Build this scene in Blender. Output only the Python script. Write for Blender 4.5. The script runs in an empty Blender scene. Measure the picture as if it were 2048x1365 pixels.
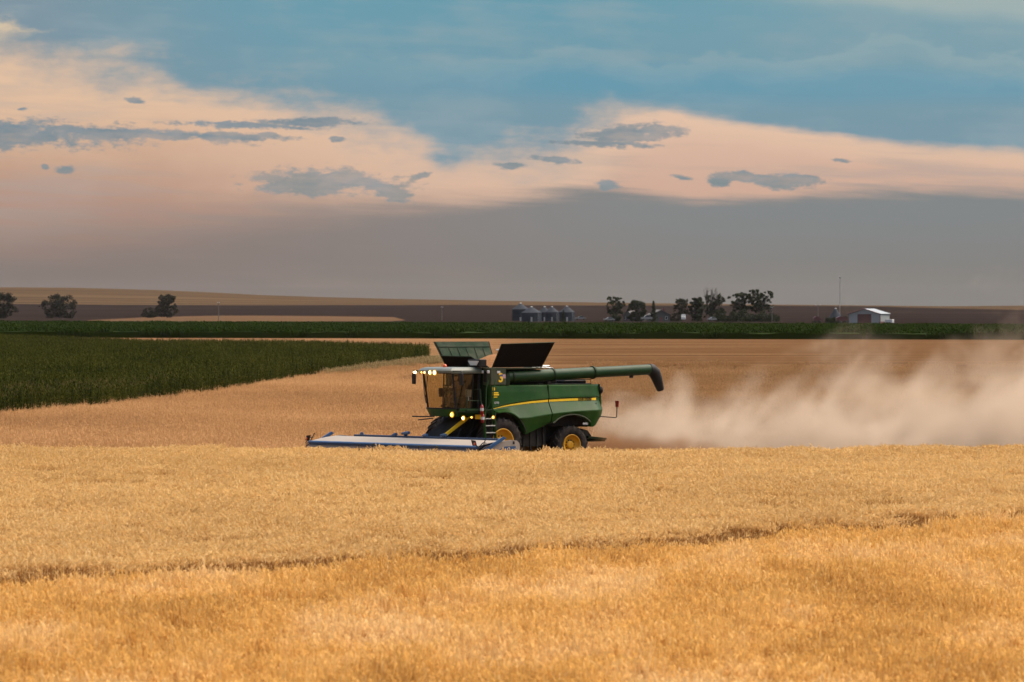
import bpy, math, random
import numpy as np
from mathutils import Vector, Matrix, Euler

random.seed(7)
rng = np.random.default_rng(7)
R = math.radians
S = bpy.context.scene
COL = S.collection

# ------------------------------------------------------------------ camera, world, sun, exposure
F = 11378.0            # focal length in photo pixels (200 mm on 36 mm, 2048 px wide)
HC = 6.4               # eye height above the field
HY = 612.0             # row of the true horizon
EXPOSURE = 2.3
cam_d = bpy.data.cameras.new('camera')
cam = bpy.data.objects.new('camera', cam_d)
COL.objects.link(cam)
cam.location = (0, 0, HC)
cam.rotation_euler = (R(90) - math.atan((682.5 - HY) / F), 0, 0)
cam_d.lens = 200
cam_d.sensor_width = 36
cam_d.clip_start = 1
cam_d.clip_end = 30000
cam_d.dof.use_dof = True
cam_d.dof.focus_distance = 285
cam_d.dof.aperture_fstop = 3.6
S.camera = cam

S.render.engine = 'CYCLES'
S.view_settings.view_transform = 'Standard'
S.view_settings.look = 'None'
S.view_settings.exposure = EXPOSURE
S.view_settings.gamma = 1
S.view_settings.use_curve_mapping = False
cy = S.cycles
cy.use_denoising = True
cy.max_bounces = 10
cy.diffuse_bounces = 6
cy.glossy_bounces = 3
cy.transmission_bounces = 4
cy.transparent_max_bounces = 24
cy.volume_bounces = 1
cy.volume_max_steps = 256
cy.sample_clamp_indirect = 4

SUN_EL, SUN_AZ = R(60), R(62)      # azimuth clockwise from +Y: high, ahead and to the right, veiled by cloud
sdir = Vector((math.sin(SUN_AZ) * math.cos(SUN_EL), math.cos(SUN_AZ) * math.cos(SUN_EL), math.sin(SUN_EL)))
sun_d = bpy.data.lights.new('sun', 'SUN')
sun_d.energy = 1.5
sun_d.angle = R(70)
sun_d.color = (1.0, 0.86, 0.68)
sun = bpy.data.objects.new('sun', sun_d)
sun.rotation_euler = (-sdir).to_track_quat('-Z', 'Y').to_euler()
COL.objects.link(sun)


def lin(r, g, b, k=1.0):
    def f(c):
        c /= 255.0
        return c / 12.92 if c <= 0.04045 else ((c + 0.055) / 1.055) ** 2.4
    return (f(r) * k, f(g) * k, f(b) * k, 1.0)


class NT:
    """small helper to write node trees"""
    def __init__(self, tree):
        self.t = tree
        self.t.nodes.clear()

    def n(self, kind, **kw):
        nd = self.t.nodes.new(kind)
        for k, v in kw.items():
            setattr(nd, k, v)
        return nd

    def put(self, sock, val):
        if val is None:
            return
        if isinstance(val, bpy.types.NodeSocket):
            self.t.links.new(val, sock)
        else:
            sock.default_value = val

    def m(self, op, a, b=None, c=None, clamp=False):
        nd = self.n('ShaderNodeMath', operation=op, use_clamp=clamp)
        for i, v in enumerate((a, b, c)):
            self.put(nd.inputs[i], v)
        return nd.outputs[0]

    def mix(self, fac, a, b, blend='MIX'):
        nd = self.n('ShaderNodeMix', data_type='RGBA', blend_type=blend)
        self.put(nd.inputs[0], fac)
        self.put(nd.inputs[6], a)
        self.put(nd.inputs[7], b)
        return nd.outputs[2]

    def smooth(self, x, lo, hi):
        nd = self.n('ShaderNodeMapRange', interpolation_type='SMOOTHSTEP')
        self.put(nd.inputs[0], x)
        self.put(nd.inputs[1], lo)
        self.put(nd.inputs[2], hi)
        return nd.outputs[0]

    def xyz(self, x, y, z):
        nd = self.n('ShaderNodeCombineXYZ')
        for i, v in enumerate((x, y, z)):
            self.put(nd.inputs[i], v)
        return nd.outputs[0]

    def noise(self, vec, scale=1.0, detail=4.0, rough=0.55, color=False, dist=0.0):
        nd = self.n('ShaderNodeTexNoise')
        self.put(nd.inputs['Vector'], vec)
        nd.inputs['Scale'].default_value = scale
        nd.inputs['Detail'].default_value = detail
        nd.inputs['Roughness'].default_value = rough
        nd.inputs['Distortion'].default_value = dist
        return nd.outputs[1] if color else nd.outputs[0]

    def curve(self, x, pts, x0, x1, y0, y1):
        nd = self.n('ShaderNodeFloatCurve')
        cv = nd.mapping.curves[0]
        q = [((a - x0) / (x1 - x0), (b - y0) / (y1 - y0)) for a, b in pts]
        while len(cv.points) < len(q):
            cv.points.new(0.5, 0.5)
        for p, (a, b) in zip(cv.points, q):
            p.location = (a, b)
            p.handle_type = 'AUTO_CLAMPED'
        nd.mapping.use_clip = False
        nd.mapping.update()
        xn = self.m('DIVIDE', self.m('SUBTRACT', x, x0), x1 - x0, clamp=True)
        self.put(nd.inputs[1], xn)
        return self.m('ADD', self.m('MULTIPLY', nd.outputs[0], y1 - y0), y0)

    def ramp(self, fac, stops, interp='LINEAR'):
        nd = self.n('ShaderNodeValToRGB')
        nd.color_ramp.interpolation = interp
        el = nd.color_ramp.elements
        while len(el) < len(stops):
            el.new(0.5)
        for e, (p, c) in zip(el, stops):
            e.position = p
            e.color = c if len(c) == 4 else (*c, 1)
        self.put(nd.inputs[0], fac)
        return nd.outputs[0]


# ---- the sky: clouds over a Nishita sky, laid out by direction (azimuth, elevation)
world = bpy.data.worlds.new('World')
S.world = world
world.use_nodes = True
w = NT(world.node_tree)
SKYK = 1.0 / (2 ** EXPOSURE)
gen = w.n('ShaderNodeTexCoord').outputs['Generated']
sep = w.n('ShaderNodeSeparateXYZ')
w.put(sep.inputs[0], gen)
dx, dy, dz = sep.outputs
az = w.m('ARCTAN2', dx, dy)
el = w.m('ARCSINE', dz)
X = w.m('MULTIPLY_ADD', az, F, 1024.0)
Y = w.m('MULTIPLY_ADD', el, -F, HY)
wn = w.noise(w.xyz(w.m('DIVIDE', X, 260.0), w.m('DIVIDE', Y, 110.0), 3.1), 1.0, 6.0, 0.6)
wn2 = w.noise(w.xyz(w.m('DIVIDE', X, 90.0), w.m('DIVIDE', Y, 42.0), 9.7), 1.0, 6.0, 0.62)
wn3 = w.noise(w.xyz(w.m('DIVIDE', X, 700.0), w.m('DIVIDE', Y, 120.0), 5.5), 1.0, 4.0, 0.55)
c0 = w.m('MULTIPLY', w.m('SUBTRACT', wn, 0.5), 2.0)
c2 = w.m('MULTIPLY', w.m('SUBTRACT', wn2, 0.5), 2.2)
c3 = w.m('MULTIPLY', w.m('SUBTRACT', wn3, 0.5), 1.6)
c5 = w.m('MULTIPLY', w.m('SUBTRACT', w.noise(w.xyz(w.m('DIVIDE', X, 52.0), w.m('DIVIDE', Y, 22.0), 4.4), 1.0, 7.0, 0.62), 0.5), 2.0)
c7 = w.m('MULTIPLY', w.m('SUBTRACT', w.noise(w.xyz(w.m('DIVIDE', X, 17.0), w.m('DIVIDE', Y, 8.0), 1.4), 1.0, 5.0, 0.6), 0.5), 2.0)
Yd = w.m('ADD', Y, w.m('MULTIPLY_ADD', c0, 58.0, w.m('MULTIPLY', c2, 34.0)))
# glowing band
ws_ = w.noise(w.xyz(w.m('DIVIDE', X, 420.0), w.m('DIVIDE', w.m('MULTIPLY_ADD', X, -0.05, Y), 26.0), 7.7), 1.0, 6.0, 0.6)
c6 = w.m('MULTIPLY', w.m('SUBTRACT', ws_, 0.5), 2.0)
pinkL = w.mix(w.smooth(Y, 130.0, 430.0), lin(226, 188, 155, SKYK), lin(180, 144, 126, SKYK))
pinkR = w.mix(w.smooth(Y, 210.0, 420.0), lin(220, 186, 163, SKYK), lin(206, 170, 150, SKYK))
col = w.mix(w.smooth(X, 100.0, 1050.0), pinkL, pinkR)
# faint grey veil inside the band
veil = w.m('MULTIPLY', w.smooth(w.m('MULTIPLY_ADD', c6, 0.45, wn3), 0.42, 0.70), 0.52)
col = w.mix(veil, col, lin(172, 160, 154, SKYK))
# lower grey bank
lowE = w.curve(X, [(-1000, 480), (0, 470), (300, 445), (600, 415), (800, 405), (1000, 392), (1200, 378), (1450, 392), (1700, 384), (2048, 386), (3000, 400)], -1000, 3000, 0, 600)
lowS = w.curve(X, [(-1000, 90), (0, 80), (500, 70), (900, 36), (1200, 16), (1500, 18), (2048, 26), (3000, 30)], -1000, 3000, 0, 600)
lowY = w.m('ADD', Y, w.m('MULTIPLY_ADD', c3, 26.0, w.m('MULTIPLY_ADD', c2, 6.0, w.m('MULTIPLY', c6, 30.0))))
lowD = w.m('DIVIDE', w.m('SUBTRACT', lowY, lowE), lowS)
lowM = w.smooth(lowD, -1.0, 1.0)
greyL = w.mix(w.smooth(Y, 430.0, 600.0), lin(138, 124, 118, SKYK), lin(126, 116, 111, SKYK))
greyR = w.mix(w.smooth(Y, 400.0, 600.0), lin(126, 132, 134, SKYK), lin(126, 123, 119, SKYK))
grey = w.mix(w.smooth(X, 200.0, 1500.0), greyL, greyR)
grey = w.mix(w.m('MULTIPLY', w.m('MULTIPLY', w.smooth(w.m('MULTIPLY_ADD', c6, 0.4, wn3), 0.5, 0.8), w.smooth(X, 1900.0, 300.0)), 0.5), grey, lin(148, 131, 122, SKYK))
col = w.mix(w.m('MULTIPLY', lowM, 0.96), col, grey)
# upper blue cloud
upE = w.curve(X, [(-1000, 40), (-200, 95), (0, 104), (110, 135), (200, 150), (300, 150), (400, 188), (460, 196), (560, 210), (680, 236), (780, 272), (850, 306), (900, 334), (960, 328), (1040, 304), (1130, 286), (1200, 230), (1300, 224), (1400, 240), (1500, 252), (1700, 276), (1900, 300), (2048, 312), (2400, 330), (3000, 340)], -1000, 3000, 0, 600)
upS = w.curve(X, [(-1000, 60), (0, 58), (300, 50), (460, 52), (700, 56), (850, 36), (900, 30), (1040, 50), (1150, 64), (1250, 30), (1400, 13), (1700, 12), (2048, 12), (3000, 14)], -1000, 3000, 0, 600)
upN = w.m('MULTIPLY_ADD', c0, w.m('MULTIPLY', upS, 1.9), w.m('MULTIPLY', c2, w.m('MULTIPLY', upS, 0.95)))
upN = w.m('ADD', upN, w.m('MULTIPLY', c6, w.m('MULTIPLY_ADD', upS, 0.5, 10.0)))
upD = w.m('DIVIDE', w.m('SUBTRACT', w.m('ADD', Y, upN), upE), upS)
rimM = w.m('MULTIPLY', w.m('MULTIPLY', w.smooth(upD, 5.0, 0.6), w.m('SUBTRACT', 1.0, lowM)), 0.32)
col = w.mix(rimM, col, lin(238, 206, 176, SKYK))
upM = w.smooth(upD, 1.15, -1.3)
blue = w.mix(w.smooth(Y, -50.0, 330.0), lin(106, 156, 173, SKYK), lin(122, 151, 165, SKYK))
blue = w.mix(w.smooth(X, 700.0, -100.0), blue, lin(128, 148, 160, SKYK))
blue = w.mix(w.m('MULTIPLY', w.smooth(w.m('MULTIPLY_ADD', c6, 0.25, wn), 0.42, 0.72), 0.45), blue, lin(150, 168, 174, SKYK))
# darker saturated streak and pale crests inside it
sk = w.m('MULTIPLY', w.smooth(w.m('ABSOLUTE', w.m('SUBTRACT', w.m('MULTIPLY_ADD', c3, 40.0, Y), w.m('MULTIPLY_ADD', X, 0.012, 150.0))), 55.0, 5.0), w.smooth(X, 600.0, 1300.0))
blue = w.mix(w.m('MULTIPLY', sk, 0.6), blue, lin(92, 152, 176, SKYK))
crE = w.curve(X, [(-1000, 140), (400, 130), (620, 128), (680, 112), (800, 120), (1000, 118), (1160, 92), (1230, 108), (1340, 128), (1450, 108), (1560, 122), (1700, 100), (1790, 66), (1880, 96), (1960, 112), (2048, 118), (3000, 120)], -1000, 3000, 0, 600)
crY = w.m('SUBTRACT', w.m('MULTIPLY_ADD', c5, 38.0, w.m('MULTIPLY_ADD', c2, 16.0, Y)), crE)
crM = w.m('MULTIPLY', w.smooth(crY, -7.0, 8.0), w.smooth(crY, 70.0, 4.0))
crM = w.m('MULTIPLY', crM, w.smooth(X, 420.0, 1000.0))
blue = w.mix(w.m('MULTIPLY', crM, w.curve(X, [(-1000, 0.3), (1300, 0.32), (1800, 0.48), (3000, 0.45)], -1000, 3000, 0, 1)), blue, lin(152, 174, 178, SKYK))
tr = w.m('MULTIPLY', w.smooth(w.m('SUBTRACT', w.m('MULTIPLY_ADD', c0, 40.0, Y), w.m('MULTIPLY_ADD', X, 0.09, -140.0)), 26.0, -20.0), w.smooth(X, 1350.0, 1800.0))
tr = w.m('MULTIPLY', tr, w.smooth(Y, -260.0, -20.0))
blue = w.mix(w.m('MULTIPLY', tr, 0.7), blue, lin(182, 190, 182, SKYK))
tg = w.m('MULTIPLY', w.smooth(X, 1000.0, 2100.0), w.smooth(Y, 260.0, 60.0))
blue = w.mix(w.m('MULTIPLY', tg, 0.4), blue, lin(148, 168, 172, SKYK))
col = w.mix(upM, col, blue)


def ell(cx, cy, rx, ry, slope=0.0, nx=1.0):
    u = w.m('DIVIDE', w.m('SUBTRACT', X, cx), rx)
    yy = w.m('SUBTRACT', Yd2, w.m('MULTIPLY_ADD', w.m('SUBTRACT', X, cx), slope, cy))
    v = w.m('DIVIDE', yy, ry)
    d = w.m('SQRT', w.m('ADD', w.m('MULTIPLY', u, u), w.m('MULTIPLY', v, v)))
    d = w.m('MULTIPLY_ADD', c5, 1.3 * nx, w.m('MULTIPLY_ADD', c2, 0.35, d))
    d = w.m('MULTIPLY_ADD', c7, 0.75, d)
    return w.smooth(w.m('MULTIPLY_ADD', c6, 0.36, d), 1.34, 0.60)


Yd2 = w.m('MULTIPLY_ADD', c2, 12.0, Y)
dark = None
for e in [(20, 268, 230, 27, 0.03), (240, 268, 240, 11, 0.045), (430, 273, 150, 7, 0.02), (470, 252, 140, 7, 0.03), (620, 243, 110, 9, 0.0),
          (650, 364, 120, 26, 0.03), (560, 372, 46, 15, -0.2), (755, 375, 62, 16, 0.3), (272, 204, 17, 5, 0.1),
          (134, 340, 18, 8, 0.0), (92, 335, 7, 5, 0.0), (1022, 331, 30, 7, 0.0), (1215, 372, 30, 10, 0.0), (1262, 266, 84, 18, -0.05),
          (1215, 288, 90, 7, 0.05), (1364, 356, 18, 5, 0.1), (1440, 360, 26, 15, -0.1), (1490, 352, 26, 12, 0.1), (1540, 362, 70, 14, 0.14),
          (1600, 358, 46, 8, 0.05), (1110, 322, 50, 8, 0.1), (48, 219, 9, 3, 0.0), (842, 352, 18, 6, -0.3), (1682, 322, 20, 4, 0.1),
          (672, 279, 14, 4, 0.0)]:
    mm = ell(*e)
    dark = mm if dark is None else w.m('MAXIMUM', dark, mm)
darkC = w.mix(w.smooth(Y, 200.0, 390.0), lin(118, 138, 150, SKYK), lin(130, 141, 144, SKYK))
darkC = w.mix(w.smooth(wn2, 0.35, 0.7), darkC, lin(146, 152, 156, SKYK))
dark = w.m('MULTIPLY', dark, w.m('MULTIPLY_ADD', c6, 0.45, w.m('MULTIPLY_ADD', c5, 0.35, 0.90)), clamp=True)
col = w.mix(dark, col, darkC)
# pale hole at the upper left
hole = w.m('MULTIPLY', w.smooth(w.m('ADD', w.m('ABSOLUTE', w.m('SUBTRACT', Yd, 62.0)), w.m('MULTIPLY', w.m('SUBTRACT', X, -60.0), 0.22)), 44.0, 8.0), 0.8)
col = w.mix(hole, col, lin(232, 205, 168, SKYK))
# the rest of the vault is a Nishita sky
sky = w.n('ShaderNodeTexSky', sky_type='NISHITA', sun_disc=False)
sky.sun_elevation = SUN_EL
sky.sun_rotation = SUN_AZ
sky.altitude = 900
sky.air_density = 1.0
sky.dust_density = 3.0
nish = w.mix(1.0, sky.outputs[0], (0.07, 0.066, 0.06, 1), 'MULTIPLY')
col = w.mix(w.smooth(Y, -900.0, -5200.0), col, nish)
bg = w.n('ShaderNodeBackground')
w.put(bg.inputs[0], col)
bg.inputs[1].default_value = 1.0
w.put(w.n('ShaderNodeOutputWorld').inputs[0], bg.outputs[0])


# ------------------------------------------------------------------ helpers
def at(px, py, D):
    return Vector(((px - 1024.0) / F * D, D, HC - (py - HY) / F * D))


def tag(o, label=None, cat=None, group=None, kind=None):
    if label:
        o['label'] = label
    if cat:
        o['category'] = cat
    if group:
        o['group'] = group
    if kind:
        o['kind'] = kind
    return o


def empty(name, loc=(0, 0, 0), rz=0.0, parent=None):
    o = bpy.data.objects.new(name, None)
    o.location = loc
    o.rotation_euler = (0, 0, rz)
    o.empty_display_size = 0.3
    COL.objects.link(o)
    if parent:
        o.parent = parent
    return o


class MB:
    """collects shapes for ONE mesh"""
    def __init__(self):
        self.v, self.f, self.sm, self.mi = [], [], [], []
        self.cur = 0

    def add(self, vs, fs, smooth=False):
        b = len(self.v)
        self.v += [tuple(p) for p in vs]
        for f in fs:
            self.f.append([b + i for i in f])
            self.sm.append(smooth)
            self.mi.append(self.cur)
        return self

    def box(self, x0, x1, y0, y1, z0, z1, bev=0.0):
        c = Vector(((x0 + x1) / 2, (y0 + y1) / 2, (z0 + z1) / 2))
        h = Vector((abs(x1 - x0) / 2, abs(y1 - y0) / 2, abs(z1 - z0) / 2))
        return self.obox(c, (1, 0, 0), (0, 1, 0), (0, 0, 1), h, bev)

    def obox(self, c, ax, ay, az_, h, bev=0.0):
        ax, ay, az_ = Vector(ax), Vector(ay), Vector(az_)
        c = Vector(c)
        if bev <= 0:
            vs = [c + ax * h[0] * i + ay * h[1] * j + az_ * h[2] * k for i in (-1, 1) for j in (-1, 1) for k in (-1, 1)]
            fs = [(0, 1, 3, 2), (4, 6, 7, 5), (0, 4, 5, 1), (2, 3, 7, 6), (0, 2, 6, 4), (1, 5, 7, 3)]
            return self.add(vs, fs)
        # chamfered in all three directions
        vs, ix = [], {}
        for i in (-1, 1):
            for j in (-1, 1):
                for k in (-1, 1):
                    for a in range(3):
                        d = [i * (h[0] - bev), j * (h[1] - bev), k * (h[2] - bev)]
                        d[a] = (i, j, k)[a] * h[a]
                        ix[(i, j, k, a)] = len(vs)
                        vs.append(c + ax * d[0] + ay * d[1] + az_ * d[2])
        fs = []
        for a in range(3):
            b_, c_ = (a + 1) % 3, (a + 2) % 3
            for s in (-1, 1):
                q = []
                for (p, r_) in ((-1, -1), (1, -1), (1, 1), (-1, 1)):
                    t = [0, 0, 0]
                    t[a], t[b_], t[c_] = s, p, r_
                    q.append(ix[(*t, a)])
                fs.append(q if s > 0 else q[::-1])
            for s in (-1, 1):
                for r_ in (-1, 1):
                    q = []
                    for (e, ax_) in ((-1, b_), (1, b_), (1, c_), (-1, c_)):
                        t = [0, 0, 0]
                        t[a], t[b_], t[c_] = e, s, r_
                        q.append(ix[(*t, ax_)])
                    fs.append(q)
        for i in (-1, 1):
            for j in (-1, 1):
                for k in (-1, 1):
                    fs.append([ix[(i, j, k, a)] for a in range(3)])
        return self.add(vs, fs)

    def tube(self, pts, r, n=8, cap=True):
        pts = [Vector(p) for p in pts]
        rs = r if isinstance(r, (list, tuple)) else [r] * len(pts)
        vs, fs = [], []
        up = None
        for i, p in enumerate(pts):
            d = (pts[min(i + 1, len(pts) - 1)] - pts[max(i - 1, 0)])
            if d.length < 1e-9:
                d = Vector((0, 0, 1))
            d.normalize()
            if up is None:
                up = Vector((0, 0, 1)) if abs(d.z) < 0.9 else Vector((1, 0, 0))
            a = d.cross(up)
            if a.length < 1e-6:
                a = d.orthogonal()
            a.normalize()
            b = d.cross(a)
            up = -b if b.dot(up) < 0 else b
            for k in range(n):
                t = 2 * math.pi * k / n
                vs.append(p + (a * math.cos(t) + b * math.sin(t)) * rs[i])
        for i in range(len(pts) - 1):
            for k in range(n):
                k2 = (k + 1) % n
                fs.append((i * n + k, i * n + k2, (i + 1) * n + k2, (i + 1) * n + k))
        self.add(vs, fs, True)
        if cap:
            self.add(vs[:n], [tuple(range(n))])
            self.add(vs[-n:], [tuple(range(n))[::-1]])
        return self

    def lathe(self, prof, n=24, origin=(0, 0, 0), axis='z', smooth=True):
        """prof: (radius, height) pairs"""
        o = Vector(origin)
        vs, fs = [], []
        for (r, h) in prof:
            for k in range(n):
                t = 2 * math.pi * k / n
                a, b = r * math.cos(t), r * math.sin(t)
                vs.append(o + (Vector((a, b, h)) if axis == 'z' else Vector((a, h, b)) if axis == 'y' else Vector((h, a, b))))
        for i in range(len(prof) - 1):
            for k in range(n):
                k2 = (k + 1) % n
                fs.append((i * n + k, i * n + k2, (i + 1) * n + k2, (i + 1) * n + k))
        return self.add(vs, fs, smooth)

    def prism(self, poly, y0, y1):
        """poly of (x, z), extruded along y"""
        n = len(poly)
        vs = [(x, y0, z) for x, z in poly] + [(x, y1, z) for x, z in poly]
        fs = [tuple(range(n)), tuple(range(2 * n - 1, n - 1, -1))]
        fs += [(i, n + i, n + (i + 1) % n, (i + 1) % n) for i in range(n)]
        return self.add(vs, fs)

    def slab(self, quad, t):
        """four corners and a thickness along the normal"""
        q = [Vector(p) for p in quad]
        nrm = (q[1] - q[0]).cross(q[2] - q[0]).normalized() * t
        vs = q + [p + nrm for p in q]
        k = len(q)
        fs = [tuple(range(k - 1, -1, -1)), tuple(range(k, 2 * k))] + [(i, (i + 1) % k, k + (i + 1) % k, k + i) for i in range(k)]
        return self.add(vs, fs)

    def build(self, name, mats, parent=None, coll=None):
        me = bpy.data.meshes.new(name)
        me.from_pydata(self.v, [], self.f)
        mats = mats if isinstance(mats, (list, tuple)) else [mats]
        for mt in mats:
            me.materials.append(mt)
        me.polygons.foreach_set('use_smooth', self.sm)
        if len(mats) > 1:
            me.polygons.foreach_set('material_index', self.mi)
        me.update()
        o = bpy.data.objects.new(name, me)
        (coll or COL).objects.link(o)
        if parent:
            o.parent = parent
        return o


def copy_tree(o, parent=None):
    c = o.copy()
    COL.objects.link(c)
    if parent:
        c.parent = parent
    for ch in [k for k in bpy.data.objects if k.parent == o]:
        copy_tree(ch, c)
    return c


# ------------------------------------------------------------------ materials
def mat(name, color, rough=0.6, metal=0.0, spec=0.5, var=0.15, scale=3.0, dust=0.0, coat=0.0, bump=0.0):
    m_ = bpy.data.materials.new(name)
    m_.use_nodes = True
    t = NT(m_.node_tree)
    p = t.n('ShaderNodeBsdfPrincipled')
    pos = t.n('ShaderNodeTexCoord').outputs['Object']
    nz = t.noise(pos, scale, 5.0, 0.6)
    c = (*color, 1.0)
    lo = tuple(v * (1 - var) for v in color) + (1.0,)
    hi = tuple(min(1, v * (1 + var)) for v in color) + (1.0,)
    cc = t.mix(t.smooth(nz, 0.3, 0.7), lo, hi)
    if dust > 0:
        nz2 = t.noise(pos, scale * 0.6, 6.0, 0.65)
        cc = t.mix(t.m('MULTIPLY', t.smooth(nz2, 0.35, 0.75), dust), cc, (0.36, 0.29, 0.2, 1))
    t.put(p.inputs['Base Color'], cc)
    p.inputs['Roughness'].default_value = rough
    if dust > 0:
        t.put(p.inputs['Roughness'], t.m('MULTIPLY_ADD', nz, 0.3, rough - 0.1))
    p.inputs['Metallic'].default_value = metal
    p.inputs['Specular IOR Level'].default_value = spec
    p.inputs['Coat Weight'].default_value = coat
    p.inputs['Coat Roughness'].default_value = 0.15
    if bump > 0:
        b = t.n('ShaderNodeBump')
        b.inputs['Strength'].default_value = bump
        b.inputs['Distance'].default_value = 0.05
        t.put(b.inputs['Height'], nz)
        t.put(p.inputs['Normal'], b.outputs[0])
    t.put(t.n('ShaderNodeOutputMaterial').inputs[0], p.outputs[0])
    return m_


def emit(name, color, strength):
    m_ = bpy.data.materials.new(name)
    m_.use_nodes = True
    t = NT(m_.node_tree)
    e = t.n('ShaderNodeEmission')
    e.inputs[0].default_value = (*color, 1)
    e.inputs[1].default_value = strength
    t.put(t.n('ShaderNodeOutputMaterial').inputs[0], e.outputs[0])
    return m_


def glass(name, tint, gloss=0.12):
    m_ = bpy.data.materials.new(name)
    m_.use_nodes = True
    t = NT(m_.node_tree)
    tr_ = t.n('ShaderNodeBsdfTransparent')
    tr_.inputs[0].default_value = (*tint, 1)
    gl = t.n('ShaderNodeBsdfGlossy')
    gl.inputs['Roughness'].default_value = 0.05
    fr = t.n('ShaderNodeFresnel')
    fr.inputs[0].default_value = 1.45
    mx = t.n('ShaderNodeMixShader')
    t.put(mx.inputs[0], t.m('MULTIPLY_ADD', fr.outputs[0], 0.8, gloss * 0.3))
    t.put(mx.inputs[1], tr_.outputs[0])
    t.put(mx.inputs[2], gl.outputs[0])
    t.put(t.n('ShaderNodeOutputMaterial').inputs[0], mx.outputs[0])
    return m_


def darken_right(t, c, pos):
    """stubble colour blends darker towards the right-hand lands"""
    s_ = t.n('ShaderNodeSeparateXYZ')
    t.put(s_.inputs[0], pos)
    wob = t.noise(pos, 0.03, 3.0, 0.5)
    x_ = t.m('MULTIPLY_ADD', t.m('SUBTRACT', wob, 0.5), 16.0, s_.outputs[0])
    return t.mix(t.m('MULTIPLY', t.smooth(x_, -7.0, 9.0), 0.9), c, t.mix(1.0, c, (0.62, 0.60, 0.58, 1), 'MULTIPLY'))  # base colour multiplied darker as x grows, with a wobbling border


def plant(name, stops, patch=0.05, patch_stops=None, transl=0.3, rough=0.8, patch_amt=0.5, patch_yscale=1.0, right_dark=False):
    """leaf or straw: one colour per island, drifting over the field"""
    m_ = bpy.data.materials.new(name)
    m_.use_nodes = True
    t = NT(m_.node_tree)
    g = t.n('ShaderNodeNewGeometry')
    oi = t.n('ShaderNodeObjectInfo')
    rnd = t.m('FRACT', t.m('ADD', g.outputs['Random Per Island'], oi.outputs['Random']))
    c = t.ramp(rnd, stops)
    if patch_stops:
        sp = t.n('ShaderNodeSeparateXYZ')
        t.put(sp.inputs[0], g.outputs['Position'])
        v = t.xyz(sp.outputs[0], t.m('MULTIPLY', sp.outputs[1], patch_yscale), 0.0)
        nz = t.noise(v, patch, 4.0, 0.6)
        pc = t.ramp(t.smooth(nz, 0.3, 0.7), patch_stops)
        c = t.mix(patch_amt, c, pc)
    if right_dark:
        c = darken_right(t, c, g.outputs['Position'])
    d = t.n('ShaderNodeBsdfPrincipled')
    t.put(d.inputs['Base Color'], c)
    d.inputs['Roughness'].default_value = rough
    d.inputs['Specular IOR Level'].default_value = 0.05
    tl = t.n('ShaderNodeBsdfTranslucent')
    t.put(tl.inputs[0], c)
    mx = t.n('ShaderNodeMixShader')
    mx.inputs[0].default_value = transl
    t.put(mx.inputs[1], d.outputs[0])
    t.put(mx.inputs[2], tl.outputs[0])
    t.put(t.n('ShaderNodeOutputMaterial').inputs[0], mx.outputs[0])
    return m_


def field_mat(name, stops, sx=0.05, sy=0.4, fine=2.0, fine_amt=0.35, rot=0.0, bump=0.0, right_dark=False):
    """soil or stubble: streaks along the drilled rows plus fine grain"""
    m_ = bpy.data.materials.new(name)
    m_.use_nodes = True
    t = NT(m_.node_tree)
    g = t.n('ShaderNodeNewGeometry')
    mp = t.n('ShaderNodeMapping')
    mp.inputs['Rotation'].default_value = (0, 0, rot)
    t.put(mp.inputs[0], g.outputs['Position'])
    sp = t.n('ShaderNodeSeparateXYZ')
    t.put(sp.inputs[0], mp.outputs[0])
    v = t.xyz(t.m('MULTIPLY', sp.outputs[0], sx), t.m('MULTIPLY', sp.outputs[1], sy), 0.0)
    n1 = t.noise(v, 1.0, 5.0, 0.6)
    n2 = t.noise(g.outputs['Position'], fine, 3.0, 0.6)
    k = t.m('MULTIPLY_ADD', t.m('SUBTRACT', n2, 0.5), fine_amt, n1)
    c = t.ramp(t.smooth(k, 0.25, 0.75), stops)
    if right_dark:
        c = darken_right(t, c, g.outputs['Position'])
    p = t.n('ShaderNodeBsdfPrincipled')
    t.put(p.inputs['Base Color'], c)
    p.inputs['Roughness'].default_value = 0.95
    p.inputs['Specular IOR Level'].default_value = 0.0
    t.put(t.n('ShaderNodeOutputMaterial').inputs[0], p.outputs[0])
    return m_


M = {}
M['green'] = mat('green_paint', (0.0068, 0.046, 0.0022), 0.40, 0, 0.18, 0.14, 2.0, 0.045)
M['green_dk'] = mat('dark_green_paint', (0.004, 0.016, 0.003), 0.55, 0, 0.15, 0.15, 2.0, 0.03)
M['green_tube'] = mat('auger_green_paint', (0.004, 0.027, 0.005), 0.45, 0, 0.2, 0.12, 2.0, 0.03)
M['flap_in'] = mat('flap_green_plastic', (0.009, 0.026, 0.014), 0.75, 0, 0.08, 0.1, 2.0, 0.15)
M['flap_out'] = mat('black_flap_plastic', (0.008, 0.006, 0.005), 0.9, 0, 0.1, 0.2)
M['yellow'] = mat('yellow_paint', (0.86, 0.53, 0.01), 0.45, 0, 0.4, 0.06, 3.0, 0.03)
M['rim_yellow'] = mat('rim_yellow_paint', (0.56, 0.27, 0.006), 0.5, 0, 0.3, 0.12, 3.0, 0.18)
M['black'] = mat('black_plastic', (0.009, 0.008, 0.008), 0.65, 0, 0.25, 0.2)
M['dark'] = mat('dark_machinery', (0.010, 0.009, 0.008), 0.85, 0.0, 0.2, 0.35, 4.0, 0.06)
M['tyre'] = mat('tyre_rubber', (0.020, 0.016, 0.015), 0.9, 0, 0.2, 0.25, 5.0, 0.10)
M['white'] = mat('white_paint', (0.45, 0.45, 0.43), 0.45, 0, 0.5, 0.05, 2.0, 0.06)
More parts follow.
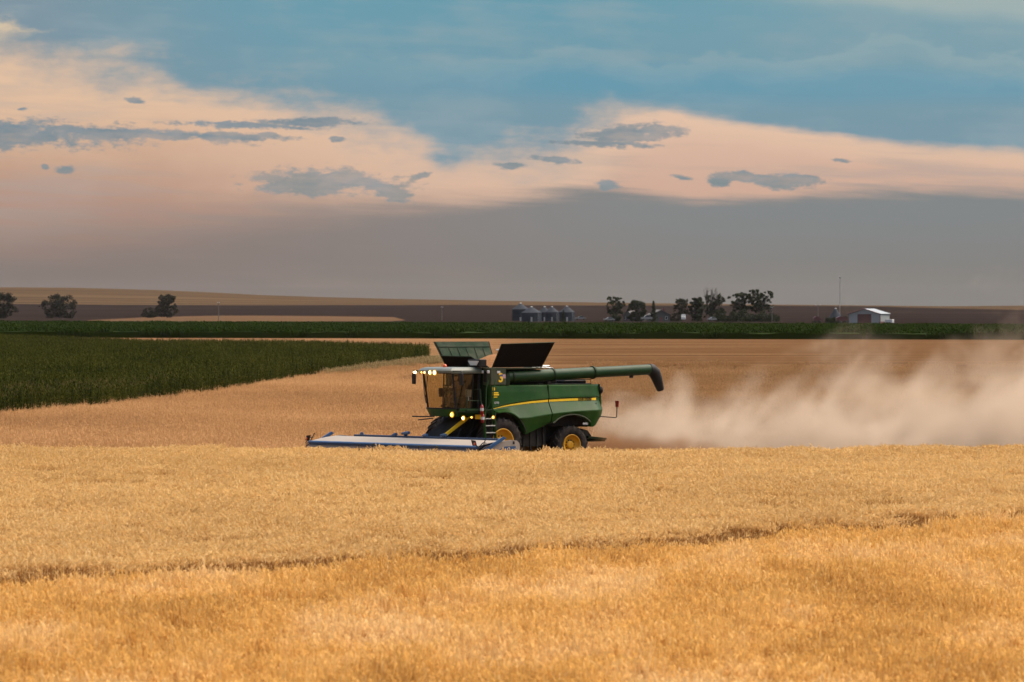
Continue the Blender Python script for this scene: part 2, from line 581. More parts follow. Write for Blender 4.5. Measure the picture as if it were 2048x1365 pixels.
M['hood'] = mat('white_header_sheet', (0.245, 0.212, 0.18), 0.6, 0.0, 0.15, 0.06, 1.2, 0.16)
M['blue'] = mat('blue_paint', (0.002, 0.046, 0.13), 0.45, 0, 0.5, 0.1, 2.0, 0.08)
M['navy'] = mat('navy_rubber_edge', (0.008, 0.03, 0.075), 0.5, 0, 0.5, 0.1)
M['roof'] = mat('cab_roof_plastic', (0.11, 0.12, 0.095), 0.4, 0, 0.4, 0.08)
M['galv'] = mat('grey_steel', (0.33, 0.33, 0.32), 0.4, 0.7, 0.5, 0.12)
M['red'] = mat('red_paint', (0.25, 0.008, 0.008), 0.4, 0, 0.5, 0.08)
M['orange'] = mat('orange_reflector', (0.55, 0.08, 0.01), 0.3, 0, 0.5, 0.05)
M['glass'] = glass('tinted_cab_glass', (0.74, 0.70, 0.56))
M['lamp_white'] = emit('lit_white_lamp', (1.0, 0.80, 0.42), 1.2)
M['lamp_amber'] = emit('lit_amber_lamp', (1.0, 0.50, 0.08), 1.6)
M['lamp_warm'] = emit('lit_warm_lamp', (1.0, 0.62, 0.25), 1.6)
M['lamp_glare'] = emit('amber_lamp_glare', (1.0, 0.42, 0.04), 0.24)  # glow of the rings added to imitate glare around the lamps
M['lens'] = mat('pale_lamp_lens', (0.6, 0.6, 0.58), 0.2, 0, 0.6, 0.05)
M['grain'] = mat('wheat_grain_heap', (0.22, 0.10, 0.035), 0.9, 0, 0.2, 0.25, 12.0)
M['seat'] = mat('seat_fabric', (0.05, 0.045, 0.04), 0.9)
M['skin'] = mat('skin', (0.42, 0.24, 0.16), 0.6)
M['shirt'] = mat('brown_shirt', (0.16, 0.08, 0.05), 0.9)
M['jeans'] = mat('dark_trousers', (0.03, 0.035, 0.05), 0.9)
M['flagblue'] = mat('flag_blue', (0.05, 0.07, 0.25), 0.5)
M['flagred'] = mat('flag_red', (0.40, 0.05, 0.06), 0.5)
M['flagwhite'] = mat('flag_white', (0.55, 0.5, 0.55), 0.5)
M['tank'] = mat('grey_green_tank_sheet', (0.030, 0.040, 0.016), 0.55, 0, 0.3, 0.12, 2.0, 0.1)
M['pale_panel'] = M['green']
# buildings
M['barn_white'] = mat('white_barn_steel', (0.22, 0.23, 0.225), 0.55, 0, 0.4, 0.06)
M['barn_trim'] = mat('dark_red_trim', (0.09, 0.02, 0.02), 0.6)
M['barn_red'] = mat('maroon_barn_door', (0.06, 0.008, 0.01), 0.6, 0, 0.4, 0.1)
M['barn_roof'] = mat('pale_barn_roof_steel', (0.24, 0.25, 0.25), 0.4, 0.2, 0.5, 0.06)
M['dull_white'] = mat('dull_white_paint', (0.16, 0.16, 0.155), 0.5)
M['bin'] = mat('galvanised_bin_steel', (0.022, 0.027, 0.035), 0.8, 0.0, 0.1, 0.15, 1.0)
M['house'] = mat('grey_house_siding', (0.045, 0.045, 0.042), 0.8)
M['house_roof'] = mat('dark_house_shingle', (0.07, 0.065, 0.06), 0.9)
M['window'] = mat('dark_window_glass', (0.03, 0.035, 0.04), 0.15)
M['wood'] = mat('weathered_wood', (0.10, 0.085, 0.07), 0.9)
M['bark'] = mat('bark', (0.05, 0.04, 0.032), 0.95)

# crops
M['wheat'] = plant('ripe_wheat_heads', [(0.0, (0.46, 0.27, 0.09)), (0.35, (0.64, 0.42, 0.165)), (0.7, (0.74, 0.52, 0.24)), (1.0, (0.82, 0.62, 0.33))],
                   0.09, [(0.0, (0.54, 0.34, 0.12)), (0.55, (0.68, 0.47, 0.20)), (1.0, (0.74, 0.52, 0.21))], 0.4, patch_amt=0.45, patch_yscale=0.25)
M['wheat_stem'] = plant('ripe_wheat_stem', [(0.0, (0.20, 0.09, 0.025)), (0.6, (0.32, 0.16, 0.05)), (1.0, (0.44, 0.25, 0.09))], transl=0.15)
M['dry_grass'] = plant('dry_verge_grass', [(0.0, (0.16, 0.12, 0.05)), (0.6, (0.30, 0.21, 0.09)), (1.0, (0.42, 0.30, 0.15))], transl=0.25)
M['straw'] = plant('stripped_straw', [(0.0, (0.36, 0.17, 0.036)), (0.4, (0.60, 0.32, 0.075)), (0.75, (0.72, 0.42, 0.12)), (1.0, (0.82, 0.56, 0.24))],
                   0.22, [(0.0, (0.45, 0.235, 0.06)), (0.5, (0.68, 0.41, 0.125)), (1.0, (0.78, 0.57, 0.29))], 0.45, patch_amt=0.56, patch_yscale=0.3)
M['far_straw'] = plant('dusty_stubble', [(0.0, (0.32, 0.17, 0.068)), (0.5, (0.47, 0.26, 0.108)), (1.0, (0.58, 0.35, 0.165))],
                       0.03, [(0.0, (0.34, 0.18, 0.072)), (0.5, (0.46, 0.255, 0.105)), (1.0, (0.58, 0.34, 0.15))], 0.25, patch_amt=0.6, patch_yscale=0.5, right_dark=True)
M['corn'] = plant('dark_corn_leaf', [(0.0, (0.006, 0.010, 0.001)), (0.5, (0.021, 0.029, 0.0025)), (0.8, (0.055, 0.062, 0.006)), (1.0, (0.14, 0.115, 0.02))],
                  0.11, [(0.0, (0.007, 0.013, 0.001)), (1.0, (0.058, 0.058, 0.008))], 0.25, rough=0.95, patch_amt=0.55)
M['tassel'] = plant('corn_tassel_brown', [(0.0, (0.06, 0.045, 0.018)), (1.0, (0.15, 0.10, 0.045))], transl=0.2)
M['far_crop'] = plant('green_crop_leaf', [(0.0, (0.007, 0.018, 0.0005)), (0.6, (0.013, 0.028, 0.001)), (1.0, (0.023, 0.038, 0.0015))],
                      0.01, [(0.0, (0.009, 0.020, 0.0005)), (1.0, (0.019, 0.032, 0.0015))], 0.2, rough=0.97, patch_amt=0.6)
M['leaf'] = plant('dark_tree_leaf', [(0.0, (0.006, 0.009, 0.004)), (0.6, (0.013, 0.018, 0.007)), (1.0, (0.026, 0.031, 0.010))], transl=0.2)
M['leaf_grey'] = plant('grey_green_tree_leaf', [(0.0, (0.010, 0.010, 0.006)), (1.0, (0.024, 0.021, 0.012))], transl=0.2)
M['weed'] = plant('dark_weed', [(0.0, (0.03, 0.03, 0.012)), (1.0, (0.07, 0.055, 0.025))], transl=0.2)
M['litter'] = field_mat('straw_litter_soil', [(0, (0.15, 0.075, 0.025)), (1, (0.36, 0.20, 0.075))], 0.6, 0.6, 12.0, 0.5)
M['stubble_ground'] = field_mat('stubble_field', [(0, (0.075, 0.038, 0.0165)), (0.4, (0.135, 0.072, 0.033)), (0.7, (0.165, 0.090, 0.043)), (1, (0.25, 0.145, 0.075))], 0.008, 0.11, 0.5, 0.30, R(-4), right_dark=True)
M['earth'] = field_mat('field_earth', [(0, (0.014, 0.010, 0.009)), (1, (0.026, 0.018, 0.014))], 0.02, 0.05)
M['pale_field'] = field_mat('pale_far_stubble', [(0, (0.07, 0.041, 0.023)), (1, (0.095, 0.057, 0.032))], 0.004, 0.02)
M['plowed'] = field_mat('dark_ploughed_soil', [(0, (0.012, 0.008, 0.0075)), (0.5, (0.016, 0.011, 0.010)), (1, (0.026, 0.018, 0.014))], 0.002, 0.012, 0.05, 0.2)
M['hill'] = field_mat('tan_hill_stubble', [(0, (0.032, 0.020, 0.012)), (0.5, (0.060, 0.038, 0.021)), (1, (0.082, 0.052, 0.029))], 0.0012, 0.010, 0.02, 0.2)

# ------------------------------------------------------------------ the setting: ground, fields, hills
def sheet(name, poly, z, material):
    b = MB()
    b.add([(x, y, z) for x, y in poly], [tuple(range(len(poly)))])
    return tag(b.build(name, material), kind='structure')


sheet('ground', [(-5000, -300), (5000, -300), (5000, 9000), (-5000, 9000)], 0.0, M['earth'])
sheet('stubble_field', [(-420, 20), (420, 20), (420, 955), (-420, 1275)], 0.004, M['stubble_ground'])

UNCUT = [(-80, 88), (-10.57, 117.4), (0, 130.7), (13.76, 152.9), (80, 250),
         (80, 237), (20.6, 230.0), (10, 226), (0.45, 222.0), (-1.35, 220.3), (-8.4, 227.4), (-20.5, 226.0), (-80, 225)]
UNCUT = [(-80, 36.0), (-10.8, 120.4), (0.15, 134.0), (14.3, 158.6), (42, 200), (72, 233)] + UNCUT[5:]
sheet('wheat_ground', UNCUT, 0.008, M['litter'])
sheet('straw_ground', [(-60, 60), (60, 60), (60, 224), (42, 200), (14.3, 158.6), (0.15, 134.0), (-10.8, 120.4), (-60, 60)], 0.012, M['litter'])

# pale stubble beyond the green crop, then the dark ploughed rise and the tan hills
def terrain(name, x_px, rows, material, nx=90):
    """rows: list of (distance, [(px, py) profile]); rows run from near to far"""
    b = MB()
    xs = np.linspace(x_px[0], x_px[1], nx)
    for D, prof in rows:
        px, py = zip(*prof)
        yy = np.interp(xs, px, py)
        for x, y in zip(xs, yy):
            b.v.append(tuple(at(x, y, D)))
    for i in range(len(rows) - 1):
        for k in range(nx - 1):
            b.f.append([i * nx + k, i * nx + k + 1, (i + 1) * nx + k + 1, (i + 1) * nx + k])
            b.sm.append(True)
            b.mi.append(0)
    return tag(b.build(name, material), kind='structure')


z0 = lambda D: HY + HC * F / D
terrain('plowed_field', (-1500, 3500), [
    (2050, [(0, z0(2050) - 0.02)]), (2500, [(0, z0(2500) - 0.2)]),
    (3000, [(0, 633.0), (2048, 634.0)]), (3800, [(0, 620), (1000, 621), (2048, 626)]),
    (4500, [(0, 608), (220, 610), (500, 611), (900, 610.5), (1200, 611.5), (1500, 611.5), (1750, 613.5), (1900, 617.5), (2048, 620.5)]),
    (4560, [(0, 616), (2048, 626)])], M['plowed'])
terrain('hills', (-1500, 3500), [
    (4400, [(0, 632), (2048, 634)]),
    (4700, [(0, 611), (1000, 614), (2048, 622)]),
    (5400, [(0, 592), (300, 596), (600, 602), (1000, 607.5), (1500, 611), (2048, 616)]),
    (6200, [(-1500, 572), (0, 575.0), (150, 576.0), (300, 580.0), (420, 585), (520, 590.5), (640, 594.5), (800, 598.5), (1000, 602), (1200, 605.5), (1400, 608), (1600, 610), (1800, 612), (1900, 613), (2048, 611.5), (3500, 608)]),
    (6300, [(0, 580), (600, 600), (1000, 606), (2048, 617)])], M['hill'])
pb = MB()
ptop = [(-400, 641.5), (0, 639.5), (150, 637.5), (330, 634.0), (420, 632.0), (500, 631.6), (640, 632.5), (780, 634.5), (900, 637.5), (1000, 641)]
for (x, y) in ptop:
    D2 = 2900
    pb.v.append(tuple(at(x, 644.5, 2260)))
    pb.v.append(tuple(at(x, y, D2)))
    pb.v.append(tuple(at(x, y + 3, D2 + 30)))
for i in range(len(ptop) - 1):
    for j in (0, 1):
        pb.f.append([3 * i + j, 3 * i + 3 + j, 3 * i + 4 + j, 3 * i + 1 + j])
        pb.sm.append(True)
        pb.mi.append(0)
tag(pb.build('pale_field', M['pale_field']), kind='structure')


# ------------------------------------------------------------------ crops (uncountable: stuff)
protos = {}


def proto_coll(name, objs):
    c = bpy.data.collections.new(name)
    for o in objs:
        c.objects.link(o)
    protos[name] = c
    return c


class Fast:
    """strips by the thousand"""
    def __init__(self):
        self.v, self.f = [], []

    def strip(self, pts, widths, side):
        b = len(self.v)
        for p, wd in zip(pts, widths):
            self.v.append((p[0] - side[0] * wd, p[1] - side[1] * wd, p[2] - side[2] * wd))
            self.v.append((p[0] + side[0] * wd, p[1] + side[1] * wd, p[2] + side[2] * wd))
        for i in range(len(pts) - 1):
            self.f.append((b + 2 * i, b + 2 * i + 1, b + 2 * i + 3, b + 2 * i + 2))

    def obj(self, name, material):
        me = bpy.data.meshes.new(name)
        me.from_pydata(self.v, [], self.f)
        for mt in (material if isinstance(material, list) else [material]):
            me.materials.append(mt)
        me.update()
        return bpy.data.objects.new(name, me)


def wheat_patch(k, n=125):
    r = random.Random(100 + k)
    b = Fast()
    lean0 = r.uniform(-0.5, 0.5)
    stem_f = []
    for _ in range(n):
        x, y = r.uniform(-0.55, 0.55), r.uniform(-0.55, 0.55)
        h = r.gauss(0.66, 0.035)
        a = lean0 + r.gauss(0.2, 1.3)
        lx, ly = math.cos(a), math.sin(a)
        ln = r.uniform(0.02, 0.10)
        top = (x + lx * ln, y + ly * ln, h)
        side = (-ly, lx, 0)
        stem_f += [len(b.f), len(b.f) + 1]
        b.strip([(x, y, 0.25), (x + lx * ln * 0.4, y + ly * ln * 0.4, h * 0.6), top], [0.004, 0.004, 0.0035], side)
        # nodding bearded head: arcs over and down
        L = r.uniform(0.11, 0.20)
        droop = r.uniform(0.3, 1.9)
        ang = r.uniform(0.9, 1.5)
        p = list(top)
        pts = [tuple(p)]
        for s in range(4):
            p = [p[0] + lx * math.cos(ang) * L / 4, p[1] + ly * math.cos(ang) * L / 4, p[2] + math.sin(ang) * L / 4]
            ang -= droop / 3
            pts.append(tuple(p))
        wd = r.uniform(0.010, 0.017)
        tw = r.uniform(0, 6.28)
        s2 = (-ly * math.cos(tw) * 1.0, lx * math.cos(tw), math.sin(tw))
        b.strip(pts, [0.004, wd, wd * 1.15, wd * 0.9, 0.003], side)
        b.strip(pts, [0.003, wd * 0.8, wd * 0.9, wd * 0.7, 0.002], (-lx * 0.5, -ly * 0.5, 0.85))
        if r.random() < 0.5:
            a2 = r.uniform(0, 6.28)
            q = (x, y, h * r.uniform(0.55, 0.85))
            b.strip([q, (q[0] + math.cos(a2) * 0.08, q[1] + math.sin(a2) * 0.08, q[2] + 0.05), (q[0] + math.cos(a2) * 0.17, q[1] + math.sin(a2) * 0.17, q[2] - 0.05)],
                    [0.006, 0.007, 0.002], (-math.sin(a2), math.cos(a2), 0))
    o = b.obj('wheat_tuft', [M['wheat'], M['wheat_stem']])
    mi = np.zeros(len(b.f), np.int32)
    mi[stem_f] = 1
    o.data.polygons.foreach_set('material_index', mi)
    return o


def straw_patch(k, material, n=150, hmean=0.60, wide=1.0, size=0.55):
    r = random.Random(300 + k)
    cen = [(r.uniform(-size, size), r.uniform(-size, size)) for _ in range(int(26 * (size / 0.55) ** 2))]
    b = Fast()
    for _ in range(n):
        cx_, cy_ = r.choice(cen)
        x, y = cx_ + r.gauss(0, 0.05), cy_ + r.gauss(0, 0.05)
        h = r.gauss(hmean, 0.075)
        a = r.uniform(0, 6.28)
        ln = abs(r.gauss(0, 0.09))
        lx, ly = math.cos(a), math.sin(a)
        fa = r.uniform(0, 3.14)
        side = (math.cos(fa), math.sin(fa), 0)
        wd = 0.0050 * wide * r.uniform(0.7, 1.4)
        b.strip([(x, y, 0.0), (x + lx * ln * 0.4, y + ly * ln * 0.4, h * 0.55), (x + lx * ln, y + ly * ln, h)], [wd, wd, wd * 0.6], side)
        for _l in range(r.choice((1, 2, 2, 3))):
            a2 = r.uniform(0, 6.28)
            t = r.uniform(0.3, 0.92)
            q = (x + lx * ln * t * t, y + ly * ln * t * t, h * t)
            L = r.uniform(0.08, 0.2)
            up_ = r.uniform(-0.02, 0.12)
            b.strip([q, (q[0] + math.cos(a2) * L * 0.45, q[1] + math.sin(a2) * L * 0.45, q[2] + up_), (q[0] + math.cos(a2) * L, q[1] + math.sin(a2) * L, q[2] + up_ - r.uniform(0.02, 0.16))],
                    [0.004 * wide, 0.008 * wide, 0.002 * wide], (-math.sin(a2), math.cos(a2), 0))
        if r.random() < 0.25:     # a stripped, ragged rachis left on the straw
            q = (x + lx * ln, y + ly * ln, h)
            b.strip([q, (q[0] + lx * 0.02, q[1] + ly * 0.02, h + 0.05), (q[0] + lx * 0.06, q[1] + ly * 0.06, h + 0.08)], [0.005, 0.009 * wide, 0.003], side)
    return b.obj('straw_tuft', material)


def corn_meshes(k):
    r = random.Random(500 + k)
    H = r.uniform(2.1, 2.5)
    st = MB()
    bend = r.uniform(-0.08, 0.08)
    st.tube([(0, 0, 0), (bend * 0.4, 0, H * 0.5), (bend, 0, H * 0.93)], [0.022, 0.016, 0.008], 5, False)
    lf = Fast()
    phi = r.uniform(0, 3.14)
    for i in range(11):
        t = 0.16 + 0.76 * i / 10
        a = phi + math.pi * i + r.gauss(0, 0.35)
        L = r.uniform(0.55, 0.85) * (1.0 - 0.35 * abs(t - 0.55))
        z = H * 0.93 * t
        ca, sa = math.cos(a), math.sin(a)
        e = r.uniform(0.9, 1.35)
        pts = [(bend * t, 0, z)]
        p = [bend * t, 0, z]
        for s in range(4):
            p = [p[0] + ca * math.cos(e) * L / 4, p[1] + sa * math.cos(e) * L / 4, p[2] + math.sin(e) * L / 4]
            pts.append(tuple(p))
            e -= r.uniform(0.35, 0.75)
        lf.strip(pts, [0.02, 0.042, 0.045, 0.03, 0.003], (-sa, ca, 0))
    ts = Fast()
    for i in range(5):
        a = r.uniform(0, 6.28)
        sp = 0.0 if i == 0 else r.uniform(0.04, 0.12)
        ts.strip([(bend, 0, H * 0.93), (bend + math.cos(a) * sp * 0.6, math.sin(a) * sp * 0.6, H * 0.93 + 0.16), (bend + math.cos(a) * sp, math.sin(a) * sp, H * 0.93 + 0.27)],
                 [0.008, 0.009, 0.004], (-math.sin(a), math.cos(a), 0))
    return st, lf, ts


def joined_corn(k):
    st, lf, ts = corn_meshes(k)
    b = Fast()
    b.v = list(lf.v)
    b.f = list(lf.f)
    for src in (st, ts):
        o = len(b.v)
        b.v += list(src.v)
        b.f += [tuple(o + i for i in f) for f in src.f]
    return b.obj('corn_tuft', M['corn'])


def crop_tuft(k):
    r = random.Random(700 + k)
    b = Fast()
    for _ in range(150):
        x, y = r.uniform(-3.2, 3.2), r.uniform(-3.2, 3.2)
        h = r.uniform(1.5, 2.25)
        a = r.uniform(0, 6.28)
        b.strip([(x, y, 0.6), (x + math.cos(a) * 0.15, y + math.sin(a) * 0.15, h * 0.8), (x + math.cos(a) * 0.5, y + math.sin(a) * 0.5, h)], [0.10, 0.22, 0.05], (-math.sin(a), math.cos(a), 0.2))
    return b.obj('crop_tuft', M['far_crop'])


def inside(poly, P):
    x, y = P[:, 0], P[:, 1]
    res = np.zeros(len(P), bool)
    n = len(poly)
    for i in range(n):
        x1, y1 = poly[i]
        x2, y2 = poly[(i + 1) % n]
        c = ((y1 > y) != (y2 > y)) & (x < (x2 - x1) * (y - y1) / (y2 - y1 + 1e-12) + x1)
        res ^= c
    return res


def view_clip(P, margin):
    return np.abs(P[:, 0]) < P[:, 1] * (1024 / F) + margin


def grid(poly, step, jit=0.3, margin=8.0, rot=0.0):
    xs, ys = zip(*poly)
    ca, sa = math.cos(rot), math.sin(rot)
    ext = 0
    gx = np.arange(min(xs) - ext, max(xs) + ext, step)
    gy = np.arange(min(ys) - ext, max(ys) + ext, step)
    A, B = np.meshgrid(gx, gy)
    P = np.stack([A.ravel(), B.ravel()], 1)
    P += rng.uniform(-jit, jit, P.shape) * step
    P = P[inside(poly, P) & view_clip(P, margin)]
    return P


def scatter(name, P, z, coll, nvar, smin, smax, tilt, label, cat, rz=None, zscale=None):
    n = len(P)
    me = bpy.data.meshes.new(name)
    co = np.zeros((n, 3), np.float32)
    co[:, :2] = P
    co[:, 2] = z
    me.vertices.add(n)
    me.vertices.foreach_set('co', co.ravel())
    at_r = me.attributes.new('rot', 'FLOAT_VECTOR', 'POINT')
    rr = np.zeros((n, 3), np.float32)
    rr[:, :2] = rng.normal(0, tilt, (n, 2))
    rr[:, 2] = rng.uniform(0, 6.283, n) if rz is None else rz + rng.normal(0, 0.25, n)
    at_r.data.foreach_set('vector', rr.ravel())
    at_s = me.attributes.new('scl', 'FLOAT_VECTOR', 'POINT')
    ss = np.repeat(rng.uniform(smin, smax, n)[:, None], 3, 1).astype(np.float32)
    if zscale is not None:
        ss[:, 2] *= zscale
    at_s.data.foreach_set('vector', ss.ravel())
    at_i = me.attributes.new('idx', 'INT', 'POINT')
    at_i.data.foreach_set('value', rng.integers(0, nvar, n).astype(np.int32))
    o = bpy.data.objects.new(name, me)
    COL.objects.link(o)
    ng = bpy.data.node_groups.new(name + '_nodes', 'GeometryNodeTree')
    ng.interface.new_socket('Geometry', in_out='INPUT', socket_type='NodeSocketGeometry')
    ng.interface.new_socket('Geometry', in_out='OUTPUT', socket_type='NodeSocketGeometry')
    N, L = ng.nodes, ng.links
    gi, go = N.new('NodeGroupInput'), N.new('NodeGroupOutput')
    ip = N.new('GeometryNodeInstanceOnPoints')
    ci = N.new('GeometryNodeCollectionInfo')
    ci.inputs['Collection'].default_value = coll
    ci.inputs['Separate Children'].default_value = True
    ci.inputs['Reset Children'].default_value = True

    def attr(nm, ty):
        a = N.new('GeometryNodeInputNamedAttribute')
        a.data_type = ty
        a.inputs['Name'].default_value = nm
        return a.outputs[0]
    L.new(gi.outputs[0], ip.inputs['Points'])
    L.new(ci.outputs[0], ip.inputs['Instance'])
    ip.inputs['Pick Instance'].default_value = True
    L.new(attr('idx', 'INT'), ip.inputs['Instance Index'])
    e2r = N.new('FunctionNodeEulerToRotation')
    L.new(attr('rot', 'FLOAT_VECTOR'), e2r.inputs[0])
    L.new(e2r.outputs[0], ip.inputs['Rotation'])
    L.new(attr('scl', 'FLOAT_VECTOR'), ip.inputs['Scale'])
    L.new(ip.outputs[0], go.inputs[0])
    md = o.modifiers.new('scatter', 'NODES')
    md.node_group = ng
    tag(o, label, cat, kind='stuff')
    return o


wheat_c = proto_coll('wheat_tufts', [wheat_patch(k) for k in range(10)])
straw_c = proto_coll('straw_tufts', [straw_patch(k, M['straw'], 140, 0.47, 1.9) for k in range(8)])
far_c = proto_coll('stubble_tufts', [straw_patch(20 + k, M['far_straw'], 240, 0.27, 1.5, 1.1) for k in range(6)])
corn_c = proto_coll('corn_tufts', [joined_corn(k) for k in range(8)])
crop_c = proto_coll('crop_tufts', [crop_tuft(k) for k in range(6)])

P = grid(UNCUT, 0.80, 0.35, 9)
hz = 1.0 + 0.06 * np.sin(P[:, 0] * 0.9 + P[:, 1] * 0.35) * np.sin(P[:, 1] * 0.21 + 1.0) + 0.04 * np.sin(P[:, 0] * 0.37 - P[:, 1] * 0.83) + rng.normal(0, 0.045, len(P))
hz = hz * (1 - 0.115 * np.clip((P[:, 1] - 200) / 20, 0, 1))
scatter('wheat_crop', P, 0.01, wheat_c, 10, 0.95, 1.12, 0.05, 'pale gold standing wheat with nodding heads in front of the combine', 'wheat', zscale=hz)

FRONT = [(-40, 62), (40, 62), (60, 205), (42, 198.6), (14.3, 157.2), (0.15, 132.6), (-10.8, 119.0), (-40, 84)]
P = grid(FRONT, 0.85, 0.4, 6)
hz = 1.0 + 0.09 * np.sin(P[:, 0] * 0.55 + P[:, 1] * 0.2) * np.sin(P[:, 1] * 0.33 + 0.4) + 0.10 * np.sin(P[:, 0] * 1.7 - P[:, 1] * 0.31 + 2) + rng.normal(0, 0.11, len(P))
scatter('stripped_straw', P, 0.012, straw_c, 8, 0.95, 1.15, 0.06, 'orange stripped straw standing in the foreground nearest the camera', 'straw', zscale=hz)

BACK = [(-110, 224), (-20.5, 228.2), (-8.4, 231.2), (-2.2, 224), (0.6, 224.4), (10, 227.6), (20.6, 231.2), (110, 238), (110, 620), (-110, 620)]
P = grid(BACK, 2.0, 0.5, 8)
keep = rng.uniform(0, 1, len(P)) < np.clip(1.2 - (P[:, 1] - 230) / 330, 0.0, 1)
P = P[keep]
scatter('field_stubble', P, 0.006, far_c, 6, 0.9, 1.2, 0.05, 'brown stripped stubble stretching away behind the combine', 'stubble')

CORN = [(-130, 245), (-29.4, 322), (-25.2, 354), (-21.9, 402), (-19.7, 450), (-17.4, 510), (-13.6, 580), (-9.4, 652), (-10.3, 690), (-28.5, 764), (-50, 785), (-83, 929), (-130, 1000)]
P = grid(CORN, 0.52, 0.35, 10)
# the 300 plants nearest to the camera and in view are things of their own
invw = np.abs(P[:, 0]) < P[:, 1] * (1024 / F)
edge = []
for i in range(1, 7):
    edge.append((CORN[i], CORN[i + 1]))


def dist_edge(P):
    d = np.full(len(P), 1e9)
    for (a, b) in edge:
        a, b = np.array(a), np.array(b)
        t = np.clip(((P - a) @ (b - a)) / ((b - a) @ (b - a)), 0, 1)
        d = np.minimum(d, np.linalg.norm(P - (a + t[:, None] * (b - a)), axis=1))
    return d


de = dist_edge(P)
score = P[:, 1] + 40 * np.maximum(de - 0.6, 0)
score[~invw] = 1e9
order = np.argsort(score)[:300]
near_corn = P[order]
mask = np.ones(len(P), bool)
mask[order] = False
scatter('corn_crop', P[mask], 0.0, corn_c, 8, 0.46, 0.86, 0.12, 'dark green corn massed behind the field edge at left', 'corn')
VERGE = [(-17.0, 510), (-12.8, 580), (-7.4, 640), (-6.6, 660), (-9.2, 654), (-13.6, 580), (-17.6, 510)]
P = grid(VERGE, 0.9, 0.4, 10)
grass_c = proto_coll('grass_tufts', [straw_patch(40 + k, M['dry_grass'], 120, 0.5, 3.0, 0.7) for k in range(4)])
scatter('verge_grass', P, 0.0, grass_c, 4, 0.6, 1.2, 0.12, 'pale dry grass fringe along the far end of the corn edge', 'grass')
corn_src = []
for k in range(5):
    st, lf, ts = corn_meshes(k)
    root = st.build('corn_plant', M['corn'])
    lo = lf.obj('leaves', M['corn'])
    COL.objects.link(lo)
    lo.parent = root
    to = ts.obj('tassel', M['tassel'])
    COL.objects.link(to)
    to.parent = root
    tag(root, 'dark corn plant in the front edge of the corn field at left', 'corn plant', 'corn plants along the near edge of the corn field')
    corn_src.append((root, lo, to))
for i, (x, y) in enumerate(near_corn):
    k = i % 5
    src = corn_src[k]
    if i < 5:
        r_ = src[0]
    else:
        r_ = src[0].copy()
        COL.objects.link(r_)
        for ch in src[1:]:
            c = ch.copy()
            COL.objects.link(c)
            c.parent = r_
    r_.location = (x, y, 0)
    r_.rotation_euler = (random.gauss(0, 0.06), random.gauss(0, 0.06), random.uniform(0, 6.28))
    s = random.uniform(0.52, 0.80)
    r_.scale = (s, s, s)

# far green crop: a low bumpy body with leaf tufts over it
gb = MB()
GX, GY = np.linspace(-420, 420, 211), [0.0, 0.0012] + list(np.linspace(0.01, 1.0, 58))
for j, y in enumerate(GY):
    for i, x in enumerate(GX):
        e = min(1, j / 1.0)
        y = (1105 - 0.38 * x) * (1 - GY[j]) + (1535 - 1.02 * x) * GY[j]
        zt = (1.15 + rng.uniform(-0.18, 0.18)) if 0 < j < 59 else 0.0
        gb.v.append((x, y + (0 if j else 0.5), zt))
for j in range(59):
    for i in range(210):
        a = j * 211 + i
        gb.f.append([a, a + 1, a + 212, a + 211])
        gb.sm.append(False)
        gb.mi.append(0)
tag(gb.build('crop_canopy', M['far_crop']), 'dense green crop canopy in the far strip', 'crop', kind='stuff')
P = grid([(-420, 1266), (420, 947), (420, 1112), (-420, 1968)], 5.2, 0.4, 40)
scatter('green_crop', P, 0.0, crop_c, 6, 0.72, 0.98, 0.03, 'dark green crop strip crossing the whole view behind the stubble', 'crop')

# ------------------------------------------------------------------ combine harvester
ANG = R(38)
CX, CY = -1.43, 228.5
combine = empty('combine_harvester', (CX, CY, 0), math.pi + ANG)
tag(combine, 'green combine harvester with yellow stripe and raised tank flaps in the wheat', 'combine harvester')


def zstripe(x):      # centre line of the yellow stripe
    return float(np.interp(-x, [-0.42, 0.15, 0.55, 1.5, 2.42, 3.6, 5.25], [2.285, 2.385, 2.44, 2.53, 2.585, 2.62, 2.635]))


def hstripe(x):
    return float(np.interp(-x, [-0.42, 0.3, 1.4, 2.42, 3.6, 5.25], [0.018, 0.05, 0.075, 0.088, 0.092, 0.095]))


def zpale(x):
    return float(np.interp(-x, [-0.48, 0.3, 0.8, 1.3, 2.42, 3.6, 5.25], [2.2, 2.0, 1.9, 1.92, 2.06, 2.14, 2.19]))


def zbot(x):
    r1 = 1.17
    zb = float(np.interp(-x, [0.9, 1.15, 2.42, 2.43, 4.3, 4.75, 5.25], [1.22, 1.24, 1.70, 1.70, 1.40, 1.55, 2.0]))
    if x > -r1 + 0.02:
        zb = max(zb if x < -0.9 else 0, 0.98 + math.sqrt(max(r1 * r1 - x * x, 0.0)))
    if -4.55 < x < -2.46:
        t = (x + 3.5) / 1.05
        zb = max(zb, 1.40 + 0.60 * math.sqrt(max(0.0, 1 - t * t)))
    return zb


